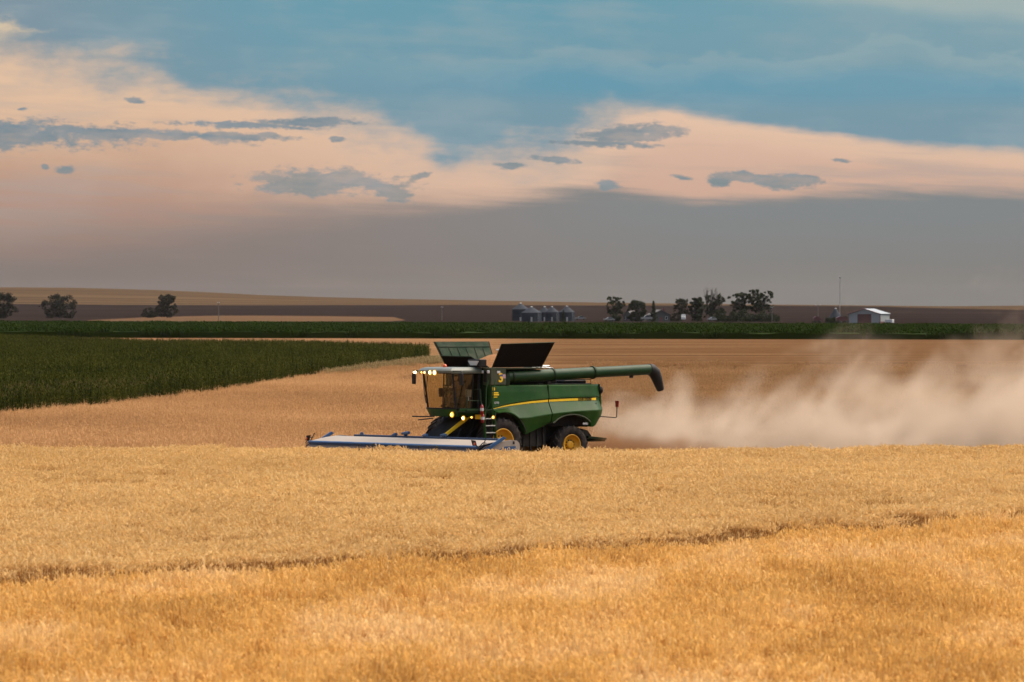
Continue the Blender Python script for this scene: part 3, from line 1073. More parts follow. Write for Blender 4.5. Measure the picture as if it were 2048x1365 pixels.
def side_panel(x0, x1, s, name):
    b = MB()
    n = 44
    xs = np.linspace(x0, x1, n)
    rows = []
    for x in xs:
        zs, hs, zp, zb = zstripe(x), hstripe(x), zpale(x), zbot(x)
        zp = max(zp, zb + 0.015)
        e = 1.0 - 0.16 * max(0, (-x - 4.6) / 0.65) ** 2       # tapers in at the tail
        col_ = [(3.20, 1.42), (3.225, 1.50), (3.17, 1.56), (2.95, 1.60), (zs + hs * 0.5 + 0.12, 1.635), (zs + hs * 0.5 + 0.05, 1.645), (zs + hs * 0.5 + 0.012, 1.59),
                (zs - hs * 0.5 - 0.02, 1.605), (zs - hs * 0.5 - 0.05, 1.625), (zp + 0.02, 1.85), (zp - 0.02, 1.855), (max(zb, zp - 0.3), 1.78) if zb < zp - 0.05 else (zb, 1.85),
                (zb, 1.71), (zb + 0.01, 1.52)]
        rows.append([(x, s * y * e, z) for z, y in col_])
    m_ = len(rows[0])
    vs = [p for r_ in rows for p in r_]
    fs = []
    for i in range(n - 1):
        for j in range(m_ - 1):
            q = (i * m_ + j, i * m_ + j + 1, (i + 1) * m_ + j + 1, (i + 1) * m_ + j)
            fs.append(q if s > 0 else q[::-1])
    b.add(vs, fs, False)
    # closing edges at the two ends
    for rw in (rows[0], rows[-1]):
        vs2 = list(rw) + [(p[0], s * 1.40, p[2]) for p in rw]
        k = len(rw)
        b.add(vs2, [(i, i + 1, k + i + 1, k + i) for i in range(k - 1)])
    o = b.build(name, M['green'], combine)
    # stripe: its own raised strip lying in the groove
    st = MB()
    vs, fs = [], []
    for x in xs:
        zs, hs = zstripe(x), hstripe(x)
        e = 1.0 - 0.16 * max(0, (-x - 4.6) / 0.65) ** 2
        if x < -4.95:
            continue
        if x > 0.44:
            continue
        vs += [(x, s * 1.612 * e, zs - hs / 2), (x, s * 1.607 * e, zs + hs / 2), (x, s * 1.58 * e, zs - hs / 2), (x, s * 1.58 * e, zs + hs / 2)]
    k = len(vs) // 4
    for i in range(k - 1):
        a = 4 * i
        for q in ((a, a + 1, a + 5, a + 4), (a + 1, a + 3, a + 7, a + 5), (a + 2, a, a + 4, a + 6)):
            fs.append(q)
    st.add(vs, fs)
    st.build('stripe', M['yellow'], o)
    return o


fl = side_panel(0.48, -2.40, 1, 'front_side_panel')
rl = side_panel(-2.445, -5.25, 1, 'rear_side_panel')
side_panel(0.48, -2.40, -1, 'front_side_panel')
side_panel(-2.445, -5.25, -1, 'rear_side_panel')

# inner chassis and threshing body
b = MB()
b.box(-4.95, 0.40, -1.40, 1.40, 1.55, 3.14, 0.03)
b.prism([(-4.6, 1.55), (-3.4, 0.95), (-1.4, 0.80), (-0.9, 1.0), (-0.75, 1.55)], -0.95, 0.95)
b.box(-2.4, -1.0, 0.95, 1.45, 0.75, 1.56, 0.02)
b.box(-2.4, -1.0, -1.45, -0.95, 0.75, 1.56, 0.02)
for x in (-1.25, -1.6, -1.95, -2.25):
    b.box(x - 0.04, x + 0.04, 1.45, 1.5, 0.6, 1.5, 0.01)
b.build('chassis', M['dark'], combine)
# rear hood
b = MB()
b.prism([(-4.90, 3.14), (-5.12, 3.10), (-5.30, 2.95), (-5.34, 2.45), (-5.30, 2.15), (-4.9, 1.62), (-4.6, 1.5), (-4.6, 3.14)], -1.385, 1.385)
b.build('rear_hood', M['green'], combine)
b = MB()
b.box(-5.42, -5.33, 0.9, 1.30, 2.95, 3.12, 0.02)
b.build('tail_lamp', M['black'], combine)
b = MB()
b.lathe([(0.0, 0), (0.13, 0.0), (0.16, 0.05), (0.16, 0.14), (0.0, 0.16)], 14, (-5.36, 1.34, 2.98), 'x')
b.build('air_screen', M['black'], combine)
# engine deck
b = MB()
b.box(-4.95, -2.2, -1.30, 1.25, 3.13, 3.26, 0.02)
b.box(-3.4, -2.3, -1.2, 0.95, 3.25, 3.62, 0.06)
b.box(-4.75, -3.6, 0.35, 1.15, 3.24, 3.40, 0.04)
b.box(-4.3, -3.45, -0.9, 0.2, 3.24, 3.5, 0.08)
b.build('engine_deck', M['black'], combine)
b = MB()
b.tube([(-3.9, 0.9, 3.35), (-3.9, 0.9, 3.62)], 0.10, 12)
b.build('exhaust', M['dark'], combine)
b = MB()
b.tube([(-4.85, 1.30, 3.20), (-4.85, 1.30, 3.42), (-3.2, 1.30, 3.42), (-3.2, 1.30, 3.20)], 0.018, 6)
b.build('deck_rail', M['dark'], combine)
# fender lip over the rear wheel
b = MB()
arc = [(x, 1.80, zbot(x) + 0.015) for x in np.linspace(-2.48, -4.42, 26)]
b.tube(arc, 0.032, 6)
b.build('fender_lip', M['tank'], combine)
b = MB()
arc = [(x, 1.80, zbot(x) + 0.01) for x in np.linspace(0.46, -1.12, 26)]
b.tube(arc, 0.03, 6)
b.build('fender_lip', M['black'], combine)

# grain tank
tank = MB()
tank.prism([(0.36, 3.14), (0.36, 3.93), (-2.16, 3.93), (-2.16, 3.14)], -1.50, 1.02)
tank.build('grain_tank', M['green_dk'], combine)
b = MB()
b.box(-0.30, 0.47, 1.02, 1.565, 3.235, 3.925, 0.02)
tp = b.build('tank_corner', M['tank'], combine)
b = MB()
b.box(-2.20, -0.305, 1.02, 1.56, 3.86, 3.925, 0.015)
b.build('tank_lip', M['tank'], combine)
b = MB()
b.box(-2.24, -0.31, 1.03, 1.05, 3.24, 3.85)
b.build('auger_recess', M['black'], combine)
# front wall of the tank behind the cab
b = MB()
b.box(0.365, 0.43, -1.48, 1.02, 2.32, 3.90, 0.01)
b.box(0.43, 0.46, 1.10, 1.45, 2.35, 3.22, 0.01)
b.build('front_wall', M['green_dk'], combine)
b = MB()
b.box(0.475, 0.50, 1.12, 1.30, 3.35, 3.78, 0.01)
b.build('access_hatch', M['black'], combine)
for (x, y, z) in ((0.50, 1.05, 3.76), (0.50, 1.44, 3.76)):
    b = MB()
    b.box(x - 0.03, x + 0.05, y - 0.06, y + 0.06, z - 0.06, z + 0.06, 0.015)
    b.build('work_lamp', M['lens'], combine)
b = MB()
b.box(0.02, 0.18, 1.565, 1.60, 3.70, 3.80, 0.012)
b.build('work_lamp', M['lens'], combine)

# tank flaps
def flap(q, ribs=True, name='tank_flap', mi=None, mo=None, lip=True):
    """q: bottom0, bottom1, top1, top0"""
    q = [Vector(p) for p in q]
    b = MB()
    b.slab(q, 0.03)
    o = b.build(name, mo or M['flap_out'], combine)
    nrm = (q[1] - q[0]).cross(q[2] - q[0]).normalized()
    inn = MB()
    inset = lambda u, v: (q[0] * (1 - u) * (1 - v) + q[1] * u * (1 - v) + q[2] * u * v + q[3] * (1 - u) * v)
    qq = [inset(0.02, 0.02) + nrm * 0.033, inset(0.98, 0.02) + nrm * 0.033, inset(0.98, 0.98) + nrm * 0.033, inset(0.02, 0.98) + nrm * 0.033]
    inn.slab(qq, 0.012)
    inn.build('inner_sheet', mi or M['flap_in'], o)
    if ribs:
        for u in (0.2, 0.36, 0.52, 0.68, 0.84):
            rb = MB()
            a, c = inset(u, 0.05) + nrm * 0.06, inset(u + 0.0, 0.72) + nrm * 0.06
            rb.tube([a, c], 0.016, 5)
            rb.build('rib', M['green_dk'], o)
        rb = MB()
        rb.tube([inset(0.03, 0.78) + nrm * 0.06, inset(0.97, 0.78) + nrm * 0.06], 0.02, 5)
        rb.build('rib', M['green_dk'], o)
    rm = MB()
    rm.tube([inset(0, 0.0), inset(0, 1), inset(1, 1), inset(1, 0)], 0.022, 6)
    rm.build('rim_edge', M['green_dk'], o)
    return o


flap([(-2.14, 1.50, 3.935), (0.36, 1.50, 3.935), (0.34, 2.08, 4.87), (-2.30, 2.14, 4.93)])                     # near side
flap([(0.36, -1.50, 3.935), (-2.14, -1.50, 3.935), (-2.30, -2.16, 4.93), (0.48, -2.20, 4.93)])                # far side, inner face seen
flap([(0.37, 1.30, 3.935), (0.37, -1.45, 3.935), (0.78, -1.30, 4.38), (0.70, 0.55, 4.36)], ribs=False)        # front
flap([(-2.15, -1.45, 3.935), (-2.15, 1.45, 3.935), (-2.55, 1.2, 4.40), (-2.55, -1.2, 4.40)], ribs=False)      # rear
b = MB()
gp = [(0.0, 0.55)] and [(1.28, 3.9), (1.05, 4.0), (0.62, 4.25), (0.22, 4.42), (0.0, 4.45)]
b.lathe([(r_, h_) for r_, h_ in gp], 24, (-0.85, 0.1, 0), 'z')
b.build('grain_heap', M['grain'], combine)
b = MB()
b.obox((-0.45, 0.95, 4.63), (1, 0, 0), (0, 1, 0), (0, 0, 1), (0.13, 0.10, 0.035), 0.015)
b.tube([(-0.45, 0.95, 4.3), (-0.45, 0.95, 4.62)], 0.02, 6)
b.build('level_sensor', M['lens'], combine)
b = MB()
b.slab([(0.80, 0.66, 4.02), (0.80, 1.06, 4.02), (0.80, 1.22, 4.20), (0.80, 0.50, 4.20)], 0.02)
b.build('gap_plate', M['white'], combine)  # white plate added in place of pale background seen through a gap
b = MB()
b.box(0.44, 0.79, 0.45, 1.25, 3.96, 4.26, 0.02)
b.build('plate_housing', M['black'], combine)

# unloading auger folded back along the side
p0, p1 = Vector((-0.50, 1.33, 3.545)), Vector((-7.92, 1.42, 3.80))
ad = (p1 - p0)
au = MB()
au.tube([p0, p0 + ad * 0.31], 0.235, 20)
auger = au.build('unloading_auger', M['green_tube'], combine)
b = MB()
b.tube([p0 + ad * 0.3105, p0 + ad * 0.59], 0.225, 20)
b.build('tube_section', M['green_tube'], auger)
b = MB()
b.tube([p0 + ad * 0.5905, p0 + ad * 0.985], 0.215, 20)
b.build('tube_section', M['green_tube'], auger)
for t in (0.03, 0.31, 0.59):
    b = MB()
    b.tube([p0 + ad * (t - 0.0045), p0 + ad * (t + 0.0045)], 0.268, 20)
    b.build('flange', M['green_dk'], auger)
b = MB()
b.tube([p0 + Vector((0.12, 0.0, -0.42)), p0 + Vector((0.10, 0, -0.12)), p0 + Vector((-0.02, 0, 0.0)), p0 + ad * 0.02], [0.22, 0.225, 0.23, 0.235], 16)
b.build('elbow', M['green_dk'], auger)
b = MB()
e0 = p0 + ad * 0.983
b.tube([e0, e0 + Vector((-0.12, 0, -0.01)), e0 + Vector((-0.30, 0.0, -0.13)), e0 + Vector((-0.44, 0, -0.40)), e0 + Vector((-0.60, 0.0, -0.80)), e0 + Vector((-0.62, 0, -0.86))],
       [0.235, 0.25, 0.25, 0.22, 0.16, 0.13], 16)
b.build('rubber_spout', M['black'], auger)
b = MB()
b.box(-6.95, -6.80, 1.36, 1.46, 3.46, 3.56, 0.015)
b.build('auger_lamp', M['black'], auger)
b = MB()
b.box(-2.65, -2.45, 1.20, 1.5, 3.22, 3.34, 0.02)
b.tube([(-2.55, 1.36, 3.2), (-2.55, 1.36, 3.36)], 0.05, 6)
b.build('auger_cradle', M['dark'], combine)
b = MB()
b.tube([(-1.9, 1.15, 3.90), (-2.6, 1.2, 3.915), (-3.0, 1.15, 3.87), (-3.1, 1.1, 3.6)], 0.035, 6)
b.tube([(-2.0, 0.9, 3.97), (-3.0, 0.9, 3.96)], 0.05, 6)
b.build('deck_pipe', M['galv'], combine)


# wheels
def lug_tyre(r, wd, nl):
    b = MB()
    h = wd / 2
    prof = [(r * 0.55, -h * 0.8), (r * 0.62, -h * 0.96), (r * 0.80, -h * 1.02), (r * 0.91, -h * 0.95), (r * 0.945, -h * 0.7), (r * 0.95, 0),
            (r * 0.945, h * 0.7), (r * 0.91, h * 0.95), (r * 0.80, h * 1.02), (r * 0.62, h * 0.96), (r * 0.55, h * 0.8)]
    b.lathe(prof, 40, (0, 0, 0), 'y')
    for i in range(nl):
        for s in (-1, 1):
            t0 = 2 * math.pi * (i + (0.5 if s > 0 else 0)) / nl
            sweep = 0.30
            vs = []
            for (u, yy) in ((0, 0.02), (0.5, 0.55), (1.0, 1.0)):
                t = t0 - sweep * u
                y = s * h * yy
                dt = 0.045
                ro, ri = (r, r * 0.93) if u < 1 else (r * 0.945, r * 0.84)
                for (rr, tt) in ((ri, t - dt), (ro, t - dt * 0.7), (ro, t + dt * 0.7), (ri, t + dt)):
                    vs.append((rr * math.cos(tt), y * (1.03 if u == 1 else 1), rr * math.sin(tt)))
            fs = []
            for k in range(2):
                for j in range(3):
                    a = 4 * k + j
                    fs.append((a, a + 1, a + 5, a + 4))
            fs += [(0, 1, 2, 3), (8, 11, 10, 9)]
            b.add(vs, fs)
    return b


def wheel(name, x, y, r, wd, rimr, nl, s, steer=0.0):
    o = empty(name, (x, y, r * 0.985), steer, combine)
    lug_tyre(r, wd, nl).build('tyre', M['tyre'], o)
    b = MB()
    h = wd / 2 * s
    b.lathe([(rimr * 1.08, h * 0.86), (rimr * 1.06, h * 0.93), (rimr * 0.99, h * 0.92), (rimr * 0.95, h * 0.72), (rimr * 0.82, h * 0.55), (rimr * 0.55, h * 0.30), (rimr * 0.42, h * 0.28), (rimr * 0.40, h * 0.5), (rimr * 0.22, h * 0.52), (0.001, h * 0.52)], 32, (0, 0, 0), 'y')
    b.lathe([(rimr * 1.05, h * 0.9), (rimr * 1.0, -h * 0.9), (rimr * 0.6, -h * 0.2), (0.001, -h * 0.2)], 32, (0, 0, 0), 'y')
    b.build('rim', M['rim_yellow'], o)
    b = MB()
    for i in range(10):
        t = 2 * math.pi * i / 10
        b.lathe([(0.03, h * 0.28), (0.03, h * 0.38), (0.001, h * 0.38)], 6, (rimr * 0.48 * math.cos(t), 0, rimr * 0.48 * math.sin(t)), 'y')
    b.build('wheel_nuts', M['dark'], o)
    return o


wheel('front_wheel', 0, 1.45, 0.98, 0.68, 0.50, 22, 1)
wheel('front_wheel', 0.05, -1.75, 1.0, 0.74, 0.50, 22, -1)
wheel('rear_wheel', -3.6, 1.42, 0.80, 0.56, 0.40, 18, 1, R(-3))
wheel('rear_wheel', -3.6, -1.42, 0.80, 0.56, 0.40, 18, -1, R(-3))
b = MB()
b.box(-0.18, 0.18, -1.2, 1.2, 0.80, 1.16, 0.04)
b.box(-3.72, -3.48, -1.2, 1.2, 0.70, 0.92, 0.04)
b.build('axle', M['dark'], combine)
# chopper and spreader at the tail
b = MB()
b.prism([(-4.3, 1.5), (-5.0, 1.35), (-5.2, 1.12), (-5.05, 0.95), (-4.3, 0.9)], -0.9, 0.9)
b.build('straw_chopper', M['dark'], combine)
b = MB()
b.slab([(-4.9, -1.0, 1.12), (-6.0, -0.9, 1.02), (-6.0, 0.9, 1.02), (-4.9, 1.1, 1.12)], 0.08)
for y in (-0.5, 0, 0.5, 0.85):
    b.box(-5.95, -5.0, y - 0.02, y + 0.02, 0.88, 1.02)
b.build('spreader_deck', M['green_dk'], combine)

# cab
cab = MB()
cab.box(0.52, 1.62, -0.95, 0.95, 2.10, 2.30, 0.03)
cab.box(0.52, 0.66, -0.93, 0.93, 2.29, 3.66, 0.02)
cabo = cab.build('cab', M['dark'], combine)


def plan(y, t):
    """front outline of the glass; t runs 0 floor to 1 roof"""
    k = 1.60 + 0.22 * t
    return k + 0.30 * math.sqrt(max(0, 1 - (y / 1.02) ** 2))


ws = MB()
ny, nt = 13, 5
vs, fs = [], []
for j in range(nt):
    t = j / (nt - 1)
    wd = 0.90 + 0.05 * t
    for i in range(ny):
        y = -wd + 2 * wd * i / (ny - 1)
        vs.append((plan(y, t), y, 2.32 + 1.36 * t))
for j in range(nt - 1):
    for i in range(ny - 1):
        a = j * ny + i
        fs.append((a, a + 1, a + ny + 1, a + ny))
ws.add(vs, fs, True)
ws.build('windscreen', M['glass'], cabo)
for s in (1, -1):
    dg = MB()
    q = [(plan(0.9, 0) - 0.06, s * 0.915, 2.32), (0.70, s * 0.94, 2.32), (0.70, s * 0.965, 3.66), (plan(0.95, 1) - 0.06, s * 0.965, 3.66)]
    dg.add(q, [(0, 1, 2, 3)])
    dg.build('door_glass', M['glass'], cabo)
    pl_ = MB()
    pl_.tube([(plan(0.9, 0), s * 0.91, 2.28), (plan(0.93, 0.5), s * 0.935, 3.0), (plan(0.95, 1), s * 0.955, 3.70)], 0.042, 6)
    pl_.tube([(0.98, s * 0.935, 2.3), (0.90, s * 0.965, 3.68)], 0.03, 6)
    pl_.tube([(0.66, s * 0.95, 2.29), (0.60, s * 0.97, 3.68)], 0.05, 6)
    pl_.build('pillar', M['black'], cabo)
b = MB()
b.tube([(1.15, 0.975, 2.62), (1.15, 0.975, 2.8)], 0.018, 6)
b.build('door_handle', M['galv'], cabo)
# wiper and front edge details
b = MB()
b.tube([(plan(0, 1) + 0.02, -0.72, 3.66), (plan(0.5, 0.4) + 0.03, -0.85, 2.9), (plan(0.5, 0.1) + 0.02, -0.83, 2.5)], 0.018, 6)
b.tube([(plan(0, 1) + 0.03, -0.40, 3.6), (plan(0.3, 0.5) + 0.04, -0.70, 2.75)], 0.014, 6)
b.build('wiper', M['black'], cabo)
roof = MB()
rp = []
for i in range(13):
    y = -1.04 + 2.08 * i / 12
    rp.append((1.90 + 0.40 * math.sqrt(max(0, 1 - (y / 1.12) ** 2)), y))
rp += [(0.55, 1.04), (0.55, -1.04)]
n = len(rp)
lay = [(1.0, 3.69, 0.0), (1.03, 3.75, 0.0), (1.03, 3.82, 0.0), (0.97, 3.90, 0.0), (0.85, 3.945, 0.0)]
vs = []
for (k, z, _) in lay:
    vs += [(0.55 + (x - 0.55) * k, y * k, z) for x, y in rp]
fs = []
for j in range(len(lay) - 1):
    for i in range(n):
        fs.append((j * n + i, j * n + (i + 1) % n, (j + 1) * n + (i + 1) % n, (j + 1) * n + i))
fs.append(tuple(range(n))[::-1])
fs.append(tuple(range((len(lay) - 1) * n, len(lay) * n)))
roof.add(vs, fs)
roofo = roof.build('cab_roof', M['roof'], combine)
b = MB()
for i in range(12):
    (xa, ya), (xb, yb) = rp[i], rp[i + 1]
    b.slab([(xa + 0.012, ya, 3.695), (xb + 0.012, yb, 3.695), (xb + 0.03, yb, 3.765), (xa + 0.03, ya, 3.765)], 0.012)
b.build('visor', M['black'], roofo)
for (y, w_, mt) in ((0.30, 0.13, 'lamp_white'), (0.02, 0.12, 'lamp_white'), (-0.36, 0.07, 'lamp_warm'), (-0.62, 0.05, 'lamp_amber')):
    b = MB()
    xx = 1.90 + 0.40 * math.sqrt(max(0, 1 - (y / 1.12) ** 2)) + 0.03
    b.lathe([(w_ * 0.55, 0.0), (w_ * 0.6, 0.03), (w_ * 0.55, 0.045), (0.001, 0.05)], 14, (xx, y, 3.735), 'x')
    lp_ = b.build('roof_lamp', M[mt], roofo)
    b = MB()
    b.lathe([(w_ * 0.56, 0.02), (w_ * 0.62, 0.035), (w_ * 0.86, 0.03), (w_ * 0.9, 0.0)], 14, (xx, y, 3.735), 'x')
    b.build('glare_ring', M['lamp_glare'], lp_)  # added glowing ring, stands in for glare around the lens
b = MB()
b.tube([(2.05, -0.95, 3.80), (2.16, -1.32, 3.76)], 0.025, 6)
b.box(2.12, 2.20, -1.34, -1.10, 3.79, 3.83, 0.01)
b.build('mirror_arm', M['black'], roofo)
b = MB()
b.lathe([(0.05, 0.0), (0.06, 0.02), (0.05, 0.04), (0.001, 0.045)], 14, (2.21, -1.12, 3.735), 'x')
b.build('roof_lamp', M['lamp_white'], roofo)
b = MB()
b.lathe([(0.035, 0.0), (0.045, 0.02), (0.035, 0.04), (0.001, 0.045)], 14, (2.20, -1.22, 3.735), 'x')
b.build('roof_lamp', M['lamp_warm'], roofo)
b = MB()
b.obox((2.16, -1.30, 3.48), (0.97, 0.2, 0.05), (-0.2, 0.97, 0), (0.0, 0, 1), (0.05, 0.085, 0.22), 0.02)
b.build('mirror', M['black'], roofo)
b = MB()
b.tube([(2.0, 0.98, 3.80), (1.92, 1.5, 3.80), (1.92, 1.5, 3.72)], 0.022, 6)
b.build('mirror_arm', M['black'], roofo)
b = MB()
b.obox((1.92, 1.5, 3.47), (1, 0, 0), (0, 1, 0), (0, 0, 1), (0.045, 0.10, 0.24), 0.02)
b.build('mirror', M['black'], roofo)
b = MB()
b.lathe([(0.085, 3.93), (0.085, 4.0), (0.06, 4.05), (0.001, 4.07)], 12, (1.75, 0.2, 0), 'z')
b.build('beacon', M['orange'], roofo)
# cab base skirt, walkway
b = MB()
sk_ = [(1.62 + 0.32 * math.sqrt(max(0, 1 - (y / 1.05) ** 2)), y) for y in np.linspace(-0.98, 0.98, 13)]
vs, fs = [], []
for (x, y) in sk_:
    vs += [(x + 0.02, y, 2.30), (x + 0.02, y, 2.24), (x, y, 2.20), (x - 0.12, y * 0.97, 1.98)]
for i in range(12):
    for j in range(3):
        a = 4 * i + j
        fs.append((a, a + 4, a + 5, a + 1))
b.add(vs, fs)
b.box(0.6, 1.60, 0.90, 0.99, 2.0, 2.29, 0.02)
b.box(0.6, 1.60, -0.99, -0.90, 2.0, 2.29, 0.02)
b.build('cab_skirt', M['green'], combine)
b = MB()
b.tube([(x + 0.03, y, 2.30) for x, y in sk_], 0.03, 6)
b.build('skirt_edge', M['black'], combine)
b = MB()
b.box(0.45, 1.85, 1.0, 1.74, 2.14, 2.20, 0.01)
b.box(0.45, 1.85, 1.66, 1.76, 2.20, 2.27, 0.01)
b.build('walkway', M['green_dk'], combine)
b = MB()
b.tube([(1.80, 1.74, 2.2), (1.82, 1.74, 3.05), (1.15, 1.74, 3.08), (1.08, 1.74, 2.2)], 0.02, 6)
b.tube([(1.81, 1.74, 2.62), (1.12, 1.74, 2.62)], 0.016, 6)
b.build('guard_rail', M['green_dk'], combine)
for (xa, xb) in ((0.62, 0.50), (0.98, 0.86)):
    b = MB()
    b.tube([(xa, 1.82, 1.35), (xa - 0.02, 1.84, 2.1), (xb - 0.02, 1.74, 3.1), (xb - 0.18, 1.66, 3.42)], 0.022, 6)
    b.build('handrail', M['green'], combine)
b = MB()
b.tube([(0.55, 1.70, 3.2), (0.62, 1.72, 2.6), (0.9, 1.75, 2.1)], 0.018, 6)
b.build('handrail', M['green_dk'], combine)
lad = MB()
for x in (0.50, 1.02):
    lad.slab([(x, 1.72, 2.15), (x, 1.86, 2.15), (x, 1.95, 0.95), (x, 1.81, 0.95)], 0.03)
ladder = lad.build('ladder', M['green'], combine)
for z in (1.90, 1.62, 1.34, 1.06):
    b = MB()
    yy = 1.80 + (2.15 - z) * 0.075
    b.box(0.525, 1.005, yy - 0.10, yy + 0.09, z - 0.02, z + 0.02, 0.006)
    b.build('rung', M['galv'], ladder)
# extinguishers in white and red
for (x, z, r_) in ((1.16, 2.28, 0.072), (1.12, 1.93, 0.072)):
    b = MB()
    b.lathe([(0.001, -0.2), (r_, -0.19), (r_, 0.10), (r_ * 0.6, 0.17), (r_ * 0.3, 0.19), (0.001, 0.19)], 14, (x, 1.86, z), 'z')
    ex = b.build('extinguisher', M['red'], combine)
    b = MB()
    b.lathe([(r_ + 0.004, -0.06), (r_ + 0.004, 0.05)], 14, (x, 1.86, z), 'z')
    b.build('band', M['white'], ex)
    b = MB()
    b.tube([(x, 1.86, z + 0.18), (x, 1.86, z + 0.24), (x + 0.07, 1.88, z + 0.23)], 0.02, 6)
    b.build('nozzle', M['black'], ex)
# lower lamps
for (x, y, z, r_, mt) in ((1.82, 0.80, 2.06, 0.075, 'lamp_amber'), (1.72, 1.42, 1.93, 0.065, 'lamp_warm'), (1.45, 1.62, 1.96, 0.03, 'lamp_amber'), (0.58, 1.90, 1.96, 0.045, 'lamp_amber')):
    b = MB()
    b.lathe([(r_, 0.0), (r_ * 1.05, 0.02), (r_ * 0.8, 0.05), (0.001, 0.06)], 14, (x + 0.02, y, z), 'x')
    lo_ = b.build('marker_lamp', M[mt], combine)
    b = MB()
    b.lathe([(r_ * 1.02, 0.01), (r_ * 1.08, 0.03), (r_ * 1.5, 0.02), (r_ * 1.55, -0.01)], 14, (x + 0.02, y, z), 'x')
    b.build('glare_ring', M['lamp_glare'], lo_)  # glare around the lamp, built as an added glowing ring
    b = MB()
    b.box(x - 0.06, x + 0.018, y - r_ * 1.1, y + r_ * 1.1, z - r_ * 1.1, z + r_ * 1.1, 0.01)
    b.build('lamp_housing', M['black'], lo_)
b = MB()
b.tube([(1.9, -0.3, 1.98), (2.02, -0.95, 1.96), (2.05, -1.55, 1.96)], 0.03, 6)
b.tube([(1.8, -0.5, 1.90), (1.9, -1.35, 1.82)], 0.025, 6)
b.build('step_bar', M['black'], combine)
b = MB()
b.box(1.0, 1.08, 1.3, 1.72, 1.88, 2.06, 0.01)
b.build('side_bracket', M['yellow'], combine)
# feeder house
b = MB()
b.prism([(0.4, 2.0), (1.05, 1.95), (2.35, 1.12), (2.35, 0.35), (1.6, 0.65), (0.4, 1.15)], -0.42, 0.62)
fh = b.build('feeder_house', M['dark'], combine)
b = MB()
b.prism([(0.85, 1.97), (1.15, 1.90), (2.30, 1.18), (2.30, 1.07), (1.05, 1.80)], 0.63, 0.72)
b.build('yellow_arm', M['yellow'], fh)
b = MB()
for (xa, za, xb, zb) in ((0.95, 1.45, 1.25, 1.2), (0.85, 1.85, 1.15, 1.3), (1.5, 1.5, 2.0, 1.0), (0.7, 1.6, 1.9, 0.8)):
    b.tube([(xa, 0.95, za), ((xa + xb) / 2, 1.05, (za + zb) / 2 - 0.05), (xb, 0.92, zb)], 0.025, 6)
b.build('hoses', M['black'], fh)
b = MB()
b.tube([(0.5, 1.02, 1.05), (2.5, 0.95, 0.75)], 0.05, 8)
b.build('lift_cylinder', M['rim_yellow'], fh)
# reflector arm at the tail
b = MB()
b.tube([(-4.95, 1.62, 1.93), (-5.55, 2.02, 1.87), (-5.58, 2.06, 1.90), (-5.60, 2.06, 2.32)], 0.022, 6)
ra = b.build('reflector_arm', M['black'], combine)
b = MB()
b.slab([(-5.58, 1.99, 2.30), (-5.58, 2.13, 2.30), (-5.58, 2.16, 2.55), (-5.58, 1.96, 2.55)][::-1], 0.05)
b.build('red_reflector', M['red'], ra)


# writing and marks on the near side
def text(name, s, size, x, y, z, material, parent, rx=R(90), extra=0.004, tilt=0.0, squeeze=1.0, bold=0.0):
    cu = bpy.data.curves.new(name, 'FONT')
    cu.body = s
    cu.size = size
    cu.extrude = extra
    cu.offset = bold
    cu.materials.append(material)
    tmp = bpy.data.objects.new('lettering', cu)
    COL.objects.link(tmp)
    me = bpy.data.meshes.new_from_object(tmp.evaluated_get(bpy.context.evaluated_depsgraph_get()))
    bpy.data.objects.remove(tmp)
    o = bpy.data.objects.new(name, me)
    COL.objects.link(o)
    o.parent = parent
    # reading direction is towards the tail (-x), face towards +y
    m4 = Matrix(((-squeeze, 0, 0, x), (0, 0, 1, y), (0, 1, 0, z), (0, 0, 0, 1)))
    o.matrix_local = m4 @ Matrix.Rotation(tilt, 4, 'Z')
    return o


text('number_decal', '3', 0.50, 0.10, 1.572, 3.36, M['yellow'], tp, bold=0.014)
text('maker_lettering', 'JOHN DEERE', 0.115, -3.95, 1.619, 2.588, M['black'], rl, bold=0.003, tilt=0.012, squeeze=1.05)
text('model_number', 'S770', 0.12, 0.36, 1.64, 2.485, M['white'], fl, bold=0.003)
text('drive_mark', '4WD', 0.12, -3.98, 1.86, 1.60, M['white'], rl, bold=0.004)
b = MB()
b.box(-0.26, -0.02, 1.567, 1.571, 3.50, 3.66)
fg = b.build('flag_sticker', M['flagwhite'], tp)
for k in range(3):
    b = MB()
    b.box(-0.26, -0.02, 1.5715, 1.574, 3.515 + 0.055 * k, 3.535 + 0.055 * k)
    b.build('flag_stripe', M['flagred'], fg)
b = MB()
b.box(-0.12, -0.02, 1.5745, 1.577, 3.575, 3.66)
b.build('flag_canton', M['flagblue'], fg)
b = MB()
for (xa, xb, z, h_) in ((0.44, 0.33, 3.02, 0.12), (0.44, 0.15, 2.90, 0.05), (0.44, 0.12, 2.82, 0.06), (0.42, 0.2, 2.74, 0.03)):
    b.box(xb, xa, 1.628, 1.634, z, z + h_)
b.build('yellow_decal', M['yellow'], fl)
b = MB()
b.slab([(-4.62, 1.655, 2.46), (-4.86, 1.652, 2.46), (-4.83, 1.69, 2.26), (-4.74, 1.70, 2.22), (-4.65, 1.69, 2.26)][::-1], 0.006)
b.build('badge', M['green_dk'], rl)
b = MB()
b.box(-2.425, -2.42, 1.40, 1.62, 1.75, 3.2)
b.build('panel_seam', M['black'], combine)

